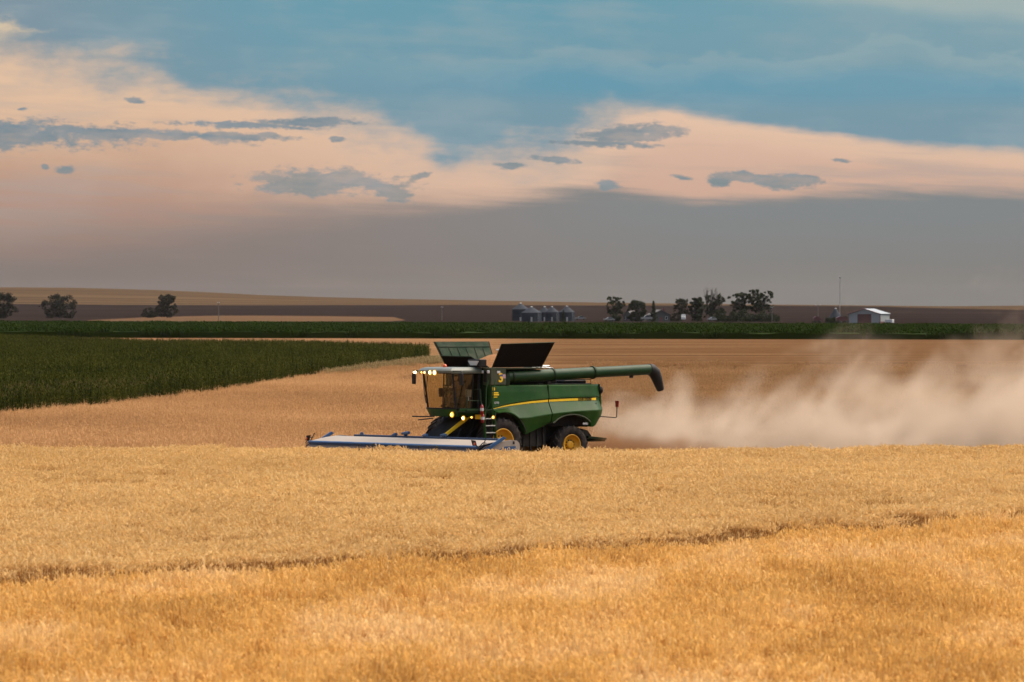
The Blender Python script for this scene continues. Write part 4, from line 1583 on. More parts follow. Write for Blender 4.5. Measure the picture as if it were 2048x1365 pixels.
# cab interior
b = MB()
b.box(0.78, 1.18, -0.27, 0.27, 2.50, 2.74, 0.05)
b.box(0.70, 0.84, -0.26, 0.26, 2.72, 3.36, 0.05)
b.build('driver_seat', M['seat'], cabo)
b = MB()
t_ = [Vector((1.50, 0.0, 2.98)) + Vector((0.13 * -0.5 * math.cos(a), 0.19 * math.sin(a), 0.16 * math.cos(a))) for a in np.linspace(0, 2 * math.pi, 19)]
b.tube(t_, 0.016, 6, False)
b.tube([(1.50, 0, 2.98), (1.66, 0, 2.32)], 0.035, 8)
b.build('steering_wheel', M['black'], cabo)
b = MB()
b.box(1.05, 1.45, -0.62, -0.40, 2.75, 3.1, 0.02)
b.build('monitor', M['black'], cabo)
b = MB()
b.box(0.66, 0.69, 0.20, 0.55, 2.75, 3.05, 0.01)
b.build('rear_placard', M['lens'], cabo)


# the driver
def skin_person(loc, rz):
    pts = {'pelvis': (0.02, 0, 0.02, .15), 'waist': (0.0, 0, 0.2, .14), 'chest': (0.0, 0, 0.40, .165), 'neckb': (0.02, 0, 0.53, .075), 'neck': (0.04, 0, 0.60, .055)}
    for s, n_ in ((1, 'l'), (-1, 'r')):
        pts['sh' + n_] = (0.0, s * 0.19, 0.48, .075)
        pts['el' + n_] = (0.16, s * 0.25, 0.25, .05)
        pts['wr' + n_] = (0.38, s * 0.17, 0.34, .034)
        pts['hip' + n_] = (0.08, s * 0.10, 0.0, .105)
        pts['kn' + n_] = (0.48, s * 0.15, 0.03, .07)
        pts['an' + n_] = (0.56, s * 0.15, -0.38, .045)
        pts['to' + n_] = (0.72, s * 0.16, -0.42, .04)
    names = list(pts)
    ed = [('pelvis', 'waist'), ('waist', 'chest'), ('chest', 'neckb'), ('neckb', 'neck')]
    for n_ in 'lr':
        ed += [('chest', 'sh' + n_), ('sh' + n_, 'el' + n_), ('el' + n_, 'wr' + n_), ('pelvis', 'hip' + n_), ('hip' + n_, 'kn' + n_), ('kn' + n_, 'an' + n_), ('an' + n_, 'to' + n_)]
    me = bpy.data.meshes.new('person')
    me.from_pydata([pts[k][:3] for k in names], [(names.index(a), names.index(c)) for a, c in ed], [])
    o = bpy.data.objects.new('person', me)
    COL.objects.link(o)
    me.materials.append(M['shirt'])
    md = o.modifiers.new('skin', 'SKIN')
    for i, k in enumerate(names):
        me.skin_vertices[0].data[i].radius = (pts[k][3],) * 2
    me.skin_vertices[0].data[0].use_root = True
    o.modifiers.new('sub', 'SUBSURF').levels = 1
    o.modifiers['sub'].render_levels = 1
    o.location = loc
    o.rotation_euler = (0, 0, rz)
    b = MB()
    prof = [(0.001, -0.13), (0.05, -0.12), (0.075, -0.06), (0.085, 0.0), (0.082, 0.06), (0.05, 0.11), (0.001, 0.125)]
    b.lathe(prof, 14, (0.06, 0, 0.73), 'z')
    b.tube([(0.14, 0, 0.735), (0.165, 0, 0.71), (0.145, 0, 0.70)], [0.01, 0.016, 0.01], 6)
    for s in (-1, 1):
        b.lathe([(0.001, -0.03), (0.02, 0), (0.001, 0.03)], 6, (0.055, s * 0.088, 0.73), 'z')
    b.build('head', M['skin'], o)
    b = MB()
    b.lathe([(0.09, 0.0), (0.092, 0.05), (0.06, 0.09), (0.001, 0.10)], 14, (0.055, 0, 0.77), 'z')
    b.slab([(0.13, -0.06, 0.775), (0.23, -0.04, 0.765), (0.23, 0.04, 0.765), (0.13, 0.06, 0.775)], 0.012)
    b.build('cap', M['jeans'], o)
    for s in (1, -1):
        b = MB()
        b.obox((0.42, s * 0.17, 0.345), (0.9, 0, 0.3), (0, 1, 0), (-0.3, 0, 0.9), (0.045, 0.04, 0.016), 0.008)
        for i in range(4):
            y = s * 0.17 + (i - 1.5) * 0.02
            b.tube([(0.455, y, 0.36), (0.49, y, 0.375 - 0.004 * i), (0.505, y, 0.355), (0.49, y, 0.335)], [0.010, 0.010, 0.009, 0.007], 5)
        b.tube([(0.40, s * 0.13, 0.35), (0.43, s * 0.115, 0.37), (0.465, s * 0.12, 0.365)], [0.012, 0.011, 0.008], 5)
        b.build('hand', M['skin'], o)
    return o


loc = Matrix.Translation((CX, CY, 0)) @ Matrix.Rotation(math.pi + ANG, 4, 'Z') @ Vector((0.98, 0.0, 2.80))
tag(skin_person(loc, math.pi + ANG), 'person in brown seated at the steering wheel inside the dim cab', 'person')

# ------------------------------------------------------------------ stripper header (a wide white and blue attachment)
hd = empty('stripper_header', (CX, CY, -0.07), math.pi + ANG)
tag(hd, 'wide white header with blue edge and frame carried low across the front of the combine', 'harvester header')
W2 = 5.55
prof = [(2.55, 1.13), (2.75, 1.185), (3.05, 1.19), (3.4, 1.15), (3.8, 1.085), (4.15, 1.015), (4.27, 0.985)]
b = MB()
ys = np.linspace(-W2, W2, 13)
vs, fs = [], []
for y in ys:
    vs += [(x, y, z) for x, z in prof] + [(x, y, z - 0.02) for x, z in prof]
m_ = 2 * len(prof)
k = len(prof)
for i in range(len(ys) - 1):
    for j in range(k - 1):
        a = i * m_ + j
        fs.append((a, a + m_, a + m_ + 1, a + 1))
        fs.append((a + k, a + k + 1, a + k + m_ + 1, a + k + m_))
    a = i * m_
    fs.append((a, a + k, a + k + m_, a + m_))
    fs.append((a + k - 1, a + m_ + k - 1, a + m_ + 2 * k - 1, a + 2 * k - 1))
b.add(vs, fs, True)
b.build('hood', M['hood'], hd)
b = MB()
b.prism([(4.24, 1.02), (4.30, 0.995), (4.325, 0.955), (4.31, 0.91), (4.26, 0.905), (4.22, 0.95)], -W2 - 0.02, W2 + 0.02)
b.build('blue_lip', M['blue'], hd)
b = MB()
b.prism([(4.27, 0.903), (4.30, 0.90), (4.305, 0.855), (4.26, 0.85)], -W2, W2)
b.build('rubber_strip', M['navy'], hd)
b = MB()
b.prism([(4.24, 0.848), (4.285, 0.846), (4.36, 0.66), (4.33, 0.45), (4.29, 0.45), (4.31, 0.66)], -W2, W2)
b.build('nose_shield', M['hood'], hd)
b = MB()
b.prism([(2.32, 0.25), (2.32, 1.12), (2.42, 1.18), (2.50, 1.12), (2.50, 0.25)], -W2, W2)
b.prism([(2.4, 0.12), (4.0, 0.18), (4.0, 0.24), (2.4, 0.3)], -W2, W2)
b.build('back_frame', M['blue'], hd)
rot = MB()
rot.lathe([(0.001, -W2 + .1), (0.2, -W2 + .1), (0.2, W2 - .1), (0.001, W2 - .1)], 12, (3.75, 0, 0.55), 'y')
for i in range(8):
    t = 2 * math.pi * i / 8
    c, s = math.cos(t), math.sin(t)
    for y in np.linspace(-W2 + .2, W2 - .2, 40):
        rot.add([(3.75 + 0.2 * c, y - 0.1, 0.55 + 0.2 * s), (3.75 + 0.2 * c, y + 0.1, 0.55 + 0.2 * s), (3.75 + 0.29 * c, y + 0.03, 0.55 + 0.29 * s), (3.75 + 0.29 * c, y - 0.03, 0.55 + 0.29 * s)], [(0, 1, 2, 3)])
rot.build('stripping_rotor', M['dark'], hd)
for s in (1, -1):
    b = MB()
    endp = [(2.24, 0.2), (2.20, 0.95), (2.24, 1.10), (2.36, 1.20), (2.6, 1.22), (3.1, 1.17), (3.5, 1.05), (3.95, 0.78), (4.35, 0.45), (4.5, 0.2), (3.9, 0.1), (2.6, 0.1)]
    b.prism(endp, s * (W2 + 0.015), s * (W2 + 0.10))
    ep = b.build('end_shield', M['hood'], hd)
    b = MB()
    b.slab([(4.34, s * (W2 + 0.14), 0.72), (4.18, s * (W2 + 0.14), 0.66), (2.95, s * (W2 + 0.14), 1.30), (3.10, s * (W2 + 0.14), 1.36)], 0.07)
    b.build('brace', M['blue'], ep)
    b = MB()
    b.prism([(2.42, 0.98), (2.95, 0.97), (3.35, 0.80), (3.35, 0.72), (2.42, 0.80)], s * (W2 + 0.101), s * (W2 + 0.107))
    b.build('blue_panel_mark', M['blue'], ep)
    b = MB()
    b.box(2.48, 2.56, s * (W2 + 0.101), s * (W2 + 0.12), 1.06, 1.17, 0.004)
    b.build('handle_slot', M['black'], ep)
    b = MB()
    b.slab([(4.36, s * (W2 - 0.12), 1.02), (4.36, s * (W2 + 0.14), 1.02), (4.36, s * (W2 + 0.06), 1.22), (4.36, s * (W2 - 0.22), 1.24)], 0.02)
    wp = b.build('warning_plate', M['black'], hd)
    b = MB()
    b.lathe([(0.055, 0.0), (0.055, 0.012), (0.001, 0.014)], 12, (4.385, s * (W2 + 0.02), 1.09), 'x')
    b.build('reflector', M['orange'], wp)
    b = MB()
    b.tube([(4.2, s * (W2 + 0.0), 0.95), (4.34, s * (W2 + 0.05), 1.05)], 0.02, 6)
    b.tube([(4.34, s * (W2 + 0.12), 0.86), (4.05, s * (W2 + 0.16), 1.05), (3.9, s * (W2 + 0.12), 1.32)], 0.02, 6)
    b.tube([(4.3, s * (W2 + 0.18), 0.78), (3.95, s * (W2 + 0.2), 0.98), (3.75, s * (W2 + 0.18), 1.0)], 0.028, 6)
    b.tube([(4.34, s * (W2 + 0.15), 0.92), (4.1, s * (W2 + 0.2), 1.14), (3.95, s * (W2 + 0.2), 1.12)], 0.02, 6)
    b.build('link_rods', M['black'], hd)
text('shield_lettering', 'S', 0.14, 2.86, W2 + 0.113, 0.80, M['white'], hd, bold=0.004)
# top beam and rams behind the hood
b = MB()
b.box(2.62, 2.74, -4.6, W2 - 0.6, 1.19, 1.265, 0.015)
b.build('top_beam', M['navy'], hd)
for (y, L, tl, z) in ((-4.1, 0.10, 0.0, 1.30), (-1.9, 0.42, 0.5, 1.29), (-1.15, 0.72, 0.25, 1.37), (0.15, 0.4, 0.1, 1.30), (1.35, 0.5, 0.2, 1.33)):
    b = MB()
    d = Vector((0.25, 1.0, tl * 0.3)).normalized()
    c = Vector((2.70, y, z))
    b.tube([c - d * L / 2, c + d * L / 2 * 0.4, c + d * L / 2], [0.045, 0.075, 0.06], 10)
    b.box(2.62, 2.76, y - 0.05, y + 0.05, 1.24, z, 0.01)
    b.build('blue_ram', M['blue'], hd)

# ------------------------------------------------------------------ weeds poking out of the wheat by the header
def weed(px, py, D, h, lean, label):
    p = at(px, py, D)
    b = MB()
    top = p.z
    base = Vector((p.x, D, 0))
    pts = [base, Vector((p.x + lean * 0.4, D, (top) * 0.6)), Vector((p.x + lean, D, top))]
    b.tube(pts, [0.012, 0.012, 0.008], 5)
    o = b.build('weed', M['weed'])
    f = Fast()
    for i in range(7):
        a = random.uniform(0, 6.28)
        z = top - h * random.uniform(0.0, 0.9)
        L = random.uniform(0.05, 0.12)
        q = (p.x + lean * (z / top) ** 2, D, z)
        f.strip([q, (q[0] + math.cos(a) * L * .6, q[1] + math.sin(a) * L * .6, q[2] + 0.05), (q[0] + math.cos(a) * L, q[1] + math.sin(a) * L, q[2] + 0.03)], [0.012, 0.02, 0.004], (-math.sin(a), math.cos(a), 0))
    l_ = f.obj('leaves', M['weed'])
    COL.objects.link(l_)
    l_.parent = o
    tag(o, label, 'weed', 'weeds standing above the wheat')


weed(717, 890, 221.5, 0.28, 0.02, 'tallest dark weed in front of the white header, farthest left of those there')
weed(744, 890, 221.5, 0.14, 0.03, 'short branching dark weed right of the tall one before the header')
weed(838, 893, 220.5, 0.10, -0.02, 'small dark weed before the middle of the white header')
weed(873, 893, 220.5, 0.09, 0.03, 'small dark weed leaning right, before the header near the cab')
weed(70, 932, 196.0, 0.12, 0.05, 'lone dark weed sticking out of the wheat at far left')


# ------------------------------------------------------------------ trees
def tree(px, py_base, py_top, w_px, D, label, seed, kind='round', mat_='leaf', group='trees around the farmyard', density=1.0):
    r = random.Random(seed)
    base = at(px, py_base, D)
    k = D / F
    Hh = (py_base - py_top) * k
    Ww = w_px * k
    root = empty('tree', base)
    tr_ = MB()
    th = Hh * (0.35 if kind != 'conifer' else 0.9)
    tr_.tube([(0, 0, -0.4), (r.uniform(-.1, .1), 0, th * 0.5), (r.uniform(-.2, .2), 0, th)], [0.035 * Hh, 0.028 * Hh, 0.014 * Hh], 7)
    blobs = []
    if kind == 'round':
        for i in range(int(64 * density)):
            a = r.uniform(0, 6.28)
            rr = math.sqrt(r.random()) * Ww * 0.42
            z = r.uniform(0.10, 0.94) * Hh
            rr *= math.sqrt(max(0.08, 1 - abs(z / Hh - 0.45) ** 2.2 * 3.2))
            blobs.append((Vector((math.cos(a) * rr, math.sin(a) * rr * 0.8, z)), r.uniform(0.055, 0.12) * Ww))
    elif kind == 'open':
        for i in range(int(75 * density)):
            a = r.uniform(0, 6.28)
            rr = math.sqrt(r.random()) * Ww * 0.42
            z = r.uniform(0.34, 0.97) * Hh
            blobs.append((Vector((math.cos(a) * rr, math.sin(a) * rr, z)), r.uniform(0.03, 0.065) * Ww))
    elif kind == 'bare':
        for i in range(int(44 * density)):
            x = r.gauss(0, 0.22) * Ww
            z = r.uniform(0.15, 0.78) * Hh
            blobs.append((Vector((x, r.uniform(-.3, .3) * Ww, z)), r.uniform(0.03, 0.07) * Ww))
    elif kind == 'conifer':
        for i in range(16):
            t = i / 15
            for _ in range(3):
                a = r.uniform(0, 6.28)
                rr = (1 - t) * Ww * 0.32 * r.random()
                blobs.append((Vector((math.cos(a) * rr, math.sin(a) * rr, Hh * (0.08 + 0.88 * t))), (0.05 + 0.16 * (1 - t)) * Ww))
    elif kind == 'bush':
        for i in range(int(56 * density)):
            a = r.uniform(0, 6.28)
            rr = math.sqrt(r.random()) * Ww * 0.44
            z = r.uniform(0.12, 0.75) * Hh * (1 - 0.45 * rr / (Ww * 0.36))
            blobs.append((Vector((math.cos(a) * rr, math.sin(a) * rr * .7, z)), r.uniform(0.06, 0.11) * Ww))
    # limbs to the clumps
    for (c, br) in blobs[::2] if kind != 'conifer' else []:
        m0 = Vector((0, 0, min(th, c.z * 0.7)))
        tr_.tube([m0, (m0 + c) / 2 + Vector((0, 0, 0.06 * Hh)), c], [0.012 * Hh, 0.008 * Hh, 0.003 * Hh], 4, False)
    if kind == 'bare':
        for i in range(26):
            x = r.gauss(0, 0.16) * Ww
            x2 = x + r.gauss(0, 0.12) * Ww
            z2 = r.uniform(0.7, 1.03) * Hh
            y = r.uniform(-.15, .15) * Ww
            tr_.tube([(x * 0.5, y, Hh * 0.25), (x, y, Hh * 0.55), (x2, y, z2)], [0.013 * Hh, 0.008 * Hh, 0.0025 * Hh], 4, False)
            for _ in range(4):
                t = r.uniform(0.2, 0.95)
                q = Vector((x + (x2 - x) * t, y, Hh * 0.55 + (z2 - Hh * 0.55) * t))
                tr_.tube([q, q + Vector((r.uniform(-1, 1) * 0.09 * Ww, 0, r.uniform(0.3, 1) * 0.10 * Hh))], [0.005 * Hh, 0.002 * Hh], 3, False)
    tr_.build('trunk', M['bark'], root)
    f = Fast()
    ls = 0.030 * Hh
    for (c, br) in blobs:
        nl = int(max(16, min(60, 70 * (br / (0.12 * Ww)) ** 1.4))) if kind != 'conifer' else 26
        for _ in range(nl):
            d = Vector((r.gauss(0, 1), r.gauss(0, 1), r.gauss(0, 1))).normalized() * br * (r.random() ** 0.45) * r.uniform(0.8, 1.15)
            d.z *= 0.75
            q = c + d
            a = Vector((r.gauss(0, 1), r.gauss(0, 1), r.gauss(0, 1))).normalized()
            s_ = a.orthogonal().normalized()
            L = ls * r.uniform(0.6, 1.5)
            f.strip([tuple(q - a * L), tuple(q), tuple(q + a * L)], [L * 0.25, L * 0.6, L * 0.1], tuple(s_))
    o = f.obj('crown', M[mat_])
    COL.objects.link(o)
    o.parent = root
    tag(root, label, 'tree' if kind != 'bush' else 'bush', group)
    if kind == 'bush':
        root.name = 'bush'
    return root


gl = 'trees on the rise at left'
tree(8, 640, 585, 62, 2700, 'dark round tree cut by the left edge of the view', 1, 'round', 'leaf_grey', gl)
tree(119, 639, 590, 80, 2700, 'broad round grey-green tree alone on the left rise', 2, 'round', 'leaf_grey', gl, 1.4)
tree(334, 637, 588, 52, 2750, 'taller dark tree of the pair on the left rise', 3, 'round', 'leaf_grey', gl, 1.2)
tree(298, 637, 606, 42, 2740, 'low bush leaning against the taller tree on the left rise', 4, 'bush', 'leaf_grey', gl, 1.2)
gf = 'trees around the farmyard'
tree(1229, 646, 594, 46, 2300, 'gappy open-crowned tree at the left end of the farm trees', 11, 'open', 'leaf', gf, 1.2)
tree(1226, 646, 612, 36, 2290, 'low shrub growing at the foot of the open-crowned leftmost farm tree', 21, 'bush', 'leaf', gf)
tree(1274, 646, 601, 44, 2310, 'dense dark tree second from the left in the farmyard', 12, 'round', 'leaf', gf, 1.4)
tree(1307, 646, 602, 26, 2290, 'pointed dark conifer left of the grey farmhouse', 13, 'conifer', 'leaf', gf)
tree(1350, 646, 614, 34, 2330, 'pale low shrub right behind the grey farmhouse', 14, 'bush', 'leaf_grey', gf)
tree(1362, 646, 597, 32, 2300, 'tree with ragged top right of the grey farmhouse', 15, 'open', 'leaf', gf, 1.2)
tree(1393, 646, 594, 38, 2300, 'dense dark tree left of the tall bare-topped tree', 16, 'round', 'leaf', gf, 1.3)
tree(1424, 646, 576, 58, 2290, 'tallest farm tree with bare twigs above its crown', 17, 'bare', 'leaf', gf, 1.7)
tree(1482, 646, 585, 52, 2300, 'open-topped tree left of the rightmost farm tree', 18, 'open', 'leaf', gf, 1.4)
tree(1522, 646, 579, 60, 2300, 'leaning see-through tree at the right end of the farm trees', 19, 'open', 'leaf', gf, 1.3)
tree(1482, 646, 606, 66, 2280, 'wide dark bush under the open-topped tree at right of the farm', 20, 'bush', 'leaf', gf, 2.2)
tree(1530, 646, 611, 62, 2280, 'low dark bush under the leaning tree at the farm right end', 22, 'bush', 'leaf', gf, 2.2)
tree(1438, 646, 611, 42, 2280, 'dark bush at the foot of the tallest farm tree', 26, 'bush', 'leaf', gf, 1.4)
tree(1127, 646, 620, 18, 2270, 'small dark conifer in front of the grain bins', 23, 'conifer', 'leaf', gf)
tree(1664, 648.5, 622, 36, 1985, 'dark bush in front of the lone grain bin by the barn', 24, 'bush', 'leaf', gf, 1.4)
tree(1690, 648.5, 621, 16, 2010, 'narrow dark shrub between lone grain bin and white barn', 25, 'bush', 'leaf', gf)


# ------------------------------------------------------------------ farm buildings
def grain_bin(px, w_px, py_eave, py_top, D, label):
    k = D / F
    base = at(px, 645.5 if D > 2200 else 648.0, D)
    r_ = w_px * k / 2
    he = (645.5 - py_eave) * k
    ht = (645.5 - py_top) * k
    root = empty('grain_bin', base)
    b = MB()
    n = int(he / 0.8)
    pr = []
    for i in range(n * 2 + 1):
        pr.append((r_ * (1.0 if i % 2 else 0.985), he * i / (n * 2)))
    b.lathe(pr, 28, (0, 0, 0), 'z')
    b.build('wall', M['bin'], root)
    b = MB()
    b.lathe([(r_ * 1.03, he - 0.05), (r_ * 1.03, he + 0.02), (0.35, ht - 0.3)], 28, (0, 0, 0), 'z', False)
    ro = b.build('roof', M['bin'], root)
    b = MB()
    b.lathe([(0.4, ht - 0.3), (0.4, ht - 0.1), (0.001, ht)], 12, (0, 0, 0), 'z')
    b.build('cap', M['galv'], ro)
    b = MB()
    b.box(-0.35, 0.35, -r_ * 1.03, -r_ * 0.96, 0.3, 2.2, 0.02)
    b.build('door', M['galv'], root)
    b = MB()
    for s in (-0.2, 0.2):
        b.tube([(r_ * 0.7 + s, -r_ * 0.76, 0.2), (r_ * 0.7 + s, -r_ * 0.76, he)], 0.04, 4)
    for i in range(int(he / 0.5)):
        b.tube([(r_ * 0.7 - 0.2, -r_ * 0.76, 0.4 + i * 0.5), (r_ * 0.7 + 0.2, -r_ * 0.76, 0.4 + i * 0.5)], 0.03, 4)
    b.build('ladder', M['galv'], root)
    tag(root, label, 'grain bin', 'steel grain bins of the farm')
    return root


grain_bin(1041, 34, 619, 606, 2400, 'tallest bluish grain bin, leftmost of the bin row')
grain_bin(1063, 40, 626, 613, 2300, 'widest low grain bin in front of the tallest bin')
grain_bin(1089, 26, 625, 613, 2360, 'narrow grain bin just right of the widest low bin')
grain_bin(1104, 28, 625, 613, 2340, 'grain bin in the middle right of the row, left of the conifer')
grain_bin(1134, 32, 625, 612, 2330, 'rightmost grain bin of the row, half hidden by a small conifer')
grain_bin(1671, 28, 634, 614, 2060, 'lone grain bin behind the bushes left of the white barn')


def barn():
    D = 1985
    base = at(1729, 648.6, D)
    base.z = 0
    root = empty('barn', base, R(-20))
    # local: gable end faces -y, long side to the right (+x end)
    wd, ln, he, hr = 11.4, 11.5, 3.5, 5.2
    w_, l_ = wd / 2, ln
    b = MB()
    b.box(-w_, -2.5, -0.15, 0, 0, he)
    b.box(2.5, w_, -0.15, 0, 0, he)
    b.prism([(-w_, he), (w_, he), (0, hr)], -0.15, 0)
    b.build('gable_wall', M['barn_white'], root)
    b = MB()
    b.box(w_ - 0.15, w_, 0.005, l_, 0, he)
    b.box(-w_, -w_ + 0.15, 0.005, l_, 0, he)
    b.box(-w_, w_, l_, l_ + 0.15, 0, he)
    b.build('side_wall', M['barn_white'], root)
    for i in range(2):
        b = MB()
        b.box(-2.48 + 2.49 * i, -0.01 + 2.49 * i, -0.24, -0.08, 0, he)
        b.build('sliding_door', M['barn_red'], root)
    for s in (-1, 1):
        b = MB()
        b.slab([(0, -0.5, hr + 0.12), (s * (w_ + 0.4), -0.5, he + 0.02), (s * (w_ + 0.4), l_ + 0.5, he + 0.02), (0, l_ + 0.5, hr + 0.12)][::s], 0.10)
        b.build('roof_slope', M['barn_roof'], root)
        b = MB()
        b.tube([(0, -0.55, hr + 0.15), (s * (w_ + 0.4), -0.55, he + 0.02)], 0.10, 4)
        b.build('gable_trim', M['barn_trim'], root)
        b = MB()
        b.box(s * w_ - 0.1, s * w_ + 0.1, -0.22, 0.1, 0, he)
        b.build('corner_trim', M['barn_trim'], root)
    b = MB()
    b.box(w_ + 0.01, w_ + 0.05, 0.2, l_, 0, 0.9)
    b.build('wainscot', M['barn_trim'], root)
    tag(root, 'white steel barn with maroon sliding doors on its gable', 'barn')


barn()


def house(px, D, wd, dp, he, hr, rz, label, m1='house', m2='house_roof', porch=True):
    base = at(px, 645, D)
    root = empty('farmhouse', base, rz)
    b = MB()
    b.box(-wd / 2, wd / 2, 0, dp, 0, he)
    b.prism([(-wd / 2, he), (wd / 2, he), (0, hr)], 0.0, dp)
    b.build('wall', M[m1], root)
    for s in (-1, 1):
        b = MB()
        b.slab([(0, -0.4, hr + 0.1), (s * (wd / 2 + 0.35), -0.4, he), (s * (wd / 2 + 0.35), dp + 0.4, he), (0, dp + 0.4, hr + 0.1)][::s], 0.15)
        b.build('roof_slope', M[m2], root)
    for x in (-wd * 0.3, wd * 0.3):
        b = MB()
        b.box(x - 0.5, x + 0.5, -0.06, 0.02, 1.1, 2.4, 0.01)
        wo = b.build('window', M['white'], root)
        b = MB()
        b.box(x - 0.4, x + 0.4, -0.09, -0.05, 1.2, 2.3)
        b.build('pane', M['window'], wo)
    b = MB()
    b.box(-0.5, 0.5, -0.06, 0.02, 0, 2.1, 0.01)
    b.build('door', M['barn_trim'], root)
    b = MB()
    b.box(wd * 0.22, wd * 0.22 + 0.7, dp * 0.4, dp * 0.4 + 0.7, he, hr + 0.8)
    b.build('chimney', M['barn_trim'], root)
    tag(root, label, 'house')


house(1322, 2320, 7.5, 9, 2.9, 4.9, R(12), 'grey gabled farmhouse between the conifer and the dark trees')
house(1256, 2340, 7.5, 6, 2.6, 4.6, R(-60), 'low dark outbuilding behind the second farm tree', 'house_roof', 'house_roof')


def vehicle(px, D, L, rz, label, cat, mt, name, tall=1.0, py=645.0):
    base = at(px, py, D)
    base.z = max(base.z, 0.0)
    root = empty(name, base, rz)
    b = MB()
    h = L / 2
    b.prism([(-h, 0.45), (-h, 0.95 * tall), (-h * 0.45, 1.02 * tall), (-h * 0.22, 1.55 * tall), (h * 0.45, 1.58 * tall), (h * 0.7, 1.05 * tall), (h, 0.95 * tall), (h, 0.45)], -0.85, 0.85)
    b.build('body', M[mt], root)
    b = MB()
    b.prism([(-h * 0.38, 1.06 * tall), (-h * 0.2, 1.48 * tall), (h * 0.42, 1.5 * tall), (h * 0.6, 1.08 * tall)], -0.88, 0.88)
    b.build('windows', M['window'], root)
    for x in (-h * 0.62, h * 0.62):
        for y in (-0.78, 0.78):
            b = MB()
            b.lathe([(0.001, -0.11), (0.34, -0.11), (0.34, 0.11), (0.001, 0.11)], 14, (x, y, 0.34), 'y')
            b.build('wheel', M['tyre'], root)
    tag(root, label, cat, 'vehicles parked about the farm')


vehicle(1161, 2250, 4.2, 0.1, 'white car parked just right of the grain bins', 'car', 'dull_white', 'parked_car', py=640.5)
vehicle(1218, 2250, 4.2, 0.3, 'small pale car parked left of the open-crowned farm tree', 'car', 'dull_white', 'parked_car', py=643.0)
vehicle(1293, 2255, 4.4, 0.2, 'white van parked in shade left of the farmhouse', 'van', 'dull_white', 'parked_van', 1.2, py=641.0)
vehicle(1367, 2250, 1.9, 1.5, 'bright white vehicle seen end on among the dark trees', 'van', 'white', 'parked_van', 1.5, py=641.5)
vehicle(1424, 2250, 3.4, 0.4, 'white pickup half hidden beneath the tallest farm tree', 'pickup', 'dull_white', 'pickup_truck', py=642.5)


def red_implement(px, D, L, label):
    base = at(px, 646.5, D)
    base.z = max(0, base.z)
    root = empty('farm_implement', base, 0.15)
    b = MB()
    b.prism([(-L / 2, 0.7), (-L / 2, 1.8), (-L * 0.2, 2.3), (L * 0.2, 2.2), (L / 2, 1.3), (L / 2, 0.7)], -1.0, 1.0)
    b.build('hopper', M['barn_red'], root)
    b = MB()
    b.tube([(-L * 0.7, 0, 0.5), (L * 0.6, 0, 0.7)], 0.12, 6)
    b.build('drawbar', M['dark'], root)
    for x in (-L * 0.3, L * 0.3):
        b = MB()
        b.lathe([(0.001, -1.25), (0.55, -1.25), (0.55, -0.95), (0.001, -0.95)], 16, (x, 0, 0.55), 'y')
        b.build('wheel', M['tyre'], root)
    tag(root, label, 'farm implement', 'red farm machines by the barn')


red_implement(1684, 1975, 4.2, 'red farm machine parked against the left corner of the white barn')
red_implement(1634, 1990, 2.6, 'smaller red farm machine out in the open left of the bin bushes')
# white stock trailer by the barn's right end
tb = at(1779, 648.6, 1975)
tb.z = 0
t_ = empty('stock_trailer', tb, -0.5)
b = MB()
b.box(-1.4, 1.4, -0.8, 0.8, 0.5, 1.7, 0.06)
b.build('box_body', M['white'], t_)
b = MB()
b.tube([(-1.4, 0, 0.6), (-2.3, 0, 0.55)], 0.07, 6)
b.build('drawbar', M['dark'], t_)
for x in (-0.5, 0.5):
    b = MB()
    b.lathe([(0.001, -1.02), (0.38, -1.02), (0.38, -0.82), (0.001, -0.82)], 14, (x, 0, 0.38), 'y')
    b.build('wheel', M['tyre'], t_)
tag(t_, 'small white trailer standing at the right side of the white barn', 'trailer')


# poles and mast
def pole(px, py0, py1, D, label, arm=1.1):
    base = at(px, py0, D)
    h = (py0 - py1) * D / F
    root = empty('utility_pole', base)
    b = MB()
    b.tube([(0, 0, -1.0), (0, 0, h)], [0.17, 0.11], 8)
    b.build('post', M['wood'], root)
    b = MB()
    b.box(-arm, arm, -0.08, 0.08, h - 0.9, h - 0.7)
    b.build('crossarm', M['wood'], root)
    for x in (-arm * 0.85, arm * 0.85):
        b = MB()
        b.lathe([(0.08, h - 0.7), (0.09, h - 0.5), (0.001, h - 0.4)], 8, (x, 0, 0), 'z')
        b.build('insulator', M['lens'], root)
    tag(root, label, 'utility pole', 'wooden poles along the far road')


pole(437, 642, 603, 2400, 'wooden pole standing right of the paired left trees', 0.25)
pole(884, 641, 612, 2500, 'wooden pole left of the grain bins against the dark field', 0.4)
pole(1544, 646, 612, 2260, 'grey pole beside the rightmost leaning farm tree', 0.4)
pole(1636, 645, 608, 2420, 'thin pole with crossarm left of the lone grain bin', 1.1)
mb = at(1679.5, 646, 2600)
mast = empty('radio_mast', mb)
Hm = (646 - 553) * 2600 / F
b = MB()
for i in range(3):
    t = 2 * math.pi * i / 3
    b.tube([(0.28 * math.cos(t), 0.28 * math.sin(t), -1), (0.2 * math.cos(t), 0.2 * math.sin(t), Hm)], 0.06, 5)
b.build('lattice_leg', M['galv'], mast)
b = MB()
for i in range(int(Hm / 0.8)):
    t0, t1 = 2 * math.pi * (i % 3) / 3, 2 * math.pi * ((i + 1) % 3) / 3
    b.tube([(0.26 * math.cos(t0), 0.26 * math.sin(t0), i * 0.8), (0.26 * math.cos(t1), 0.26 * math.sin(t1), i * 0.8 + 0.8)], 0.035, 4)
b.build('lattice_brace', M['galv'], mast)
b = MB()
b.box(-0.4, 0.4, -0.3, 0.3, Hm - 0.9, Hm - 0.1, 0.05)
b.build('antenna', M['galv'], mast)
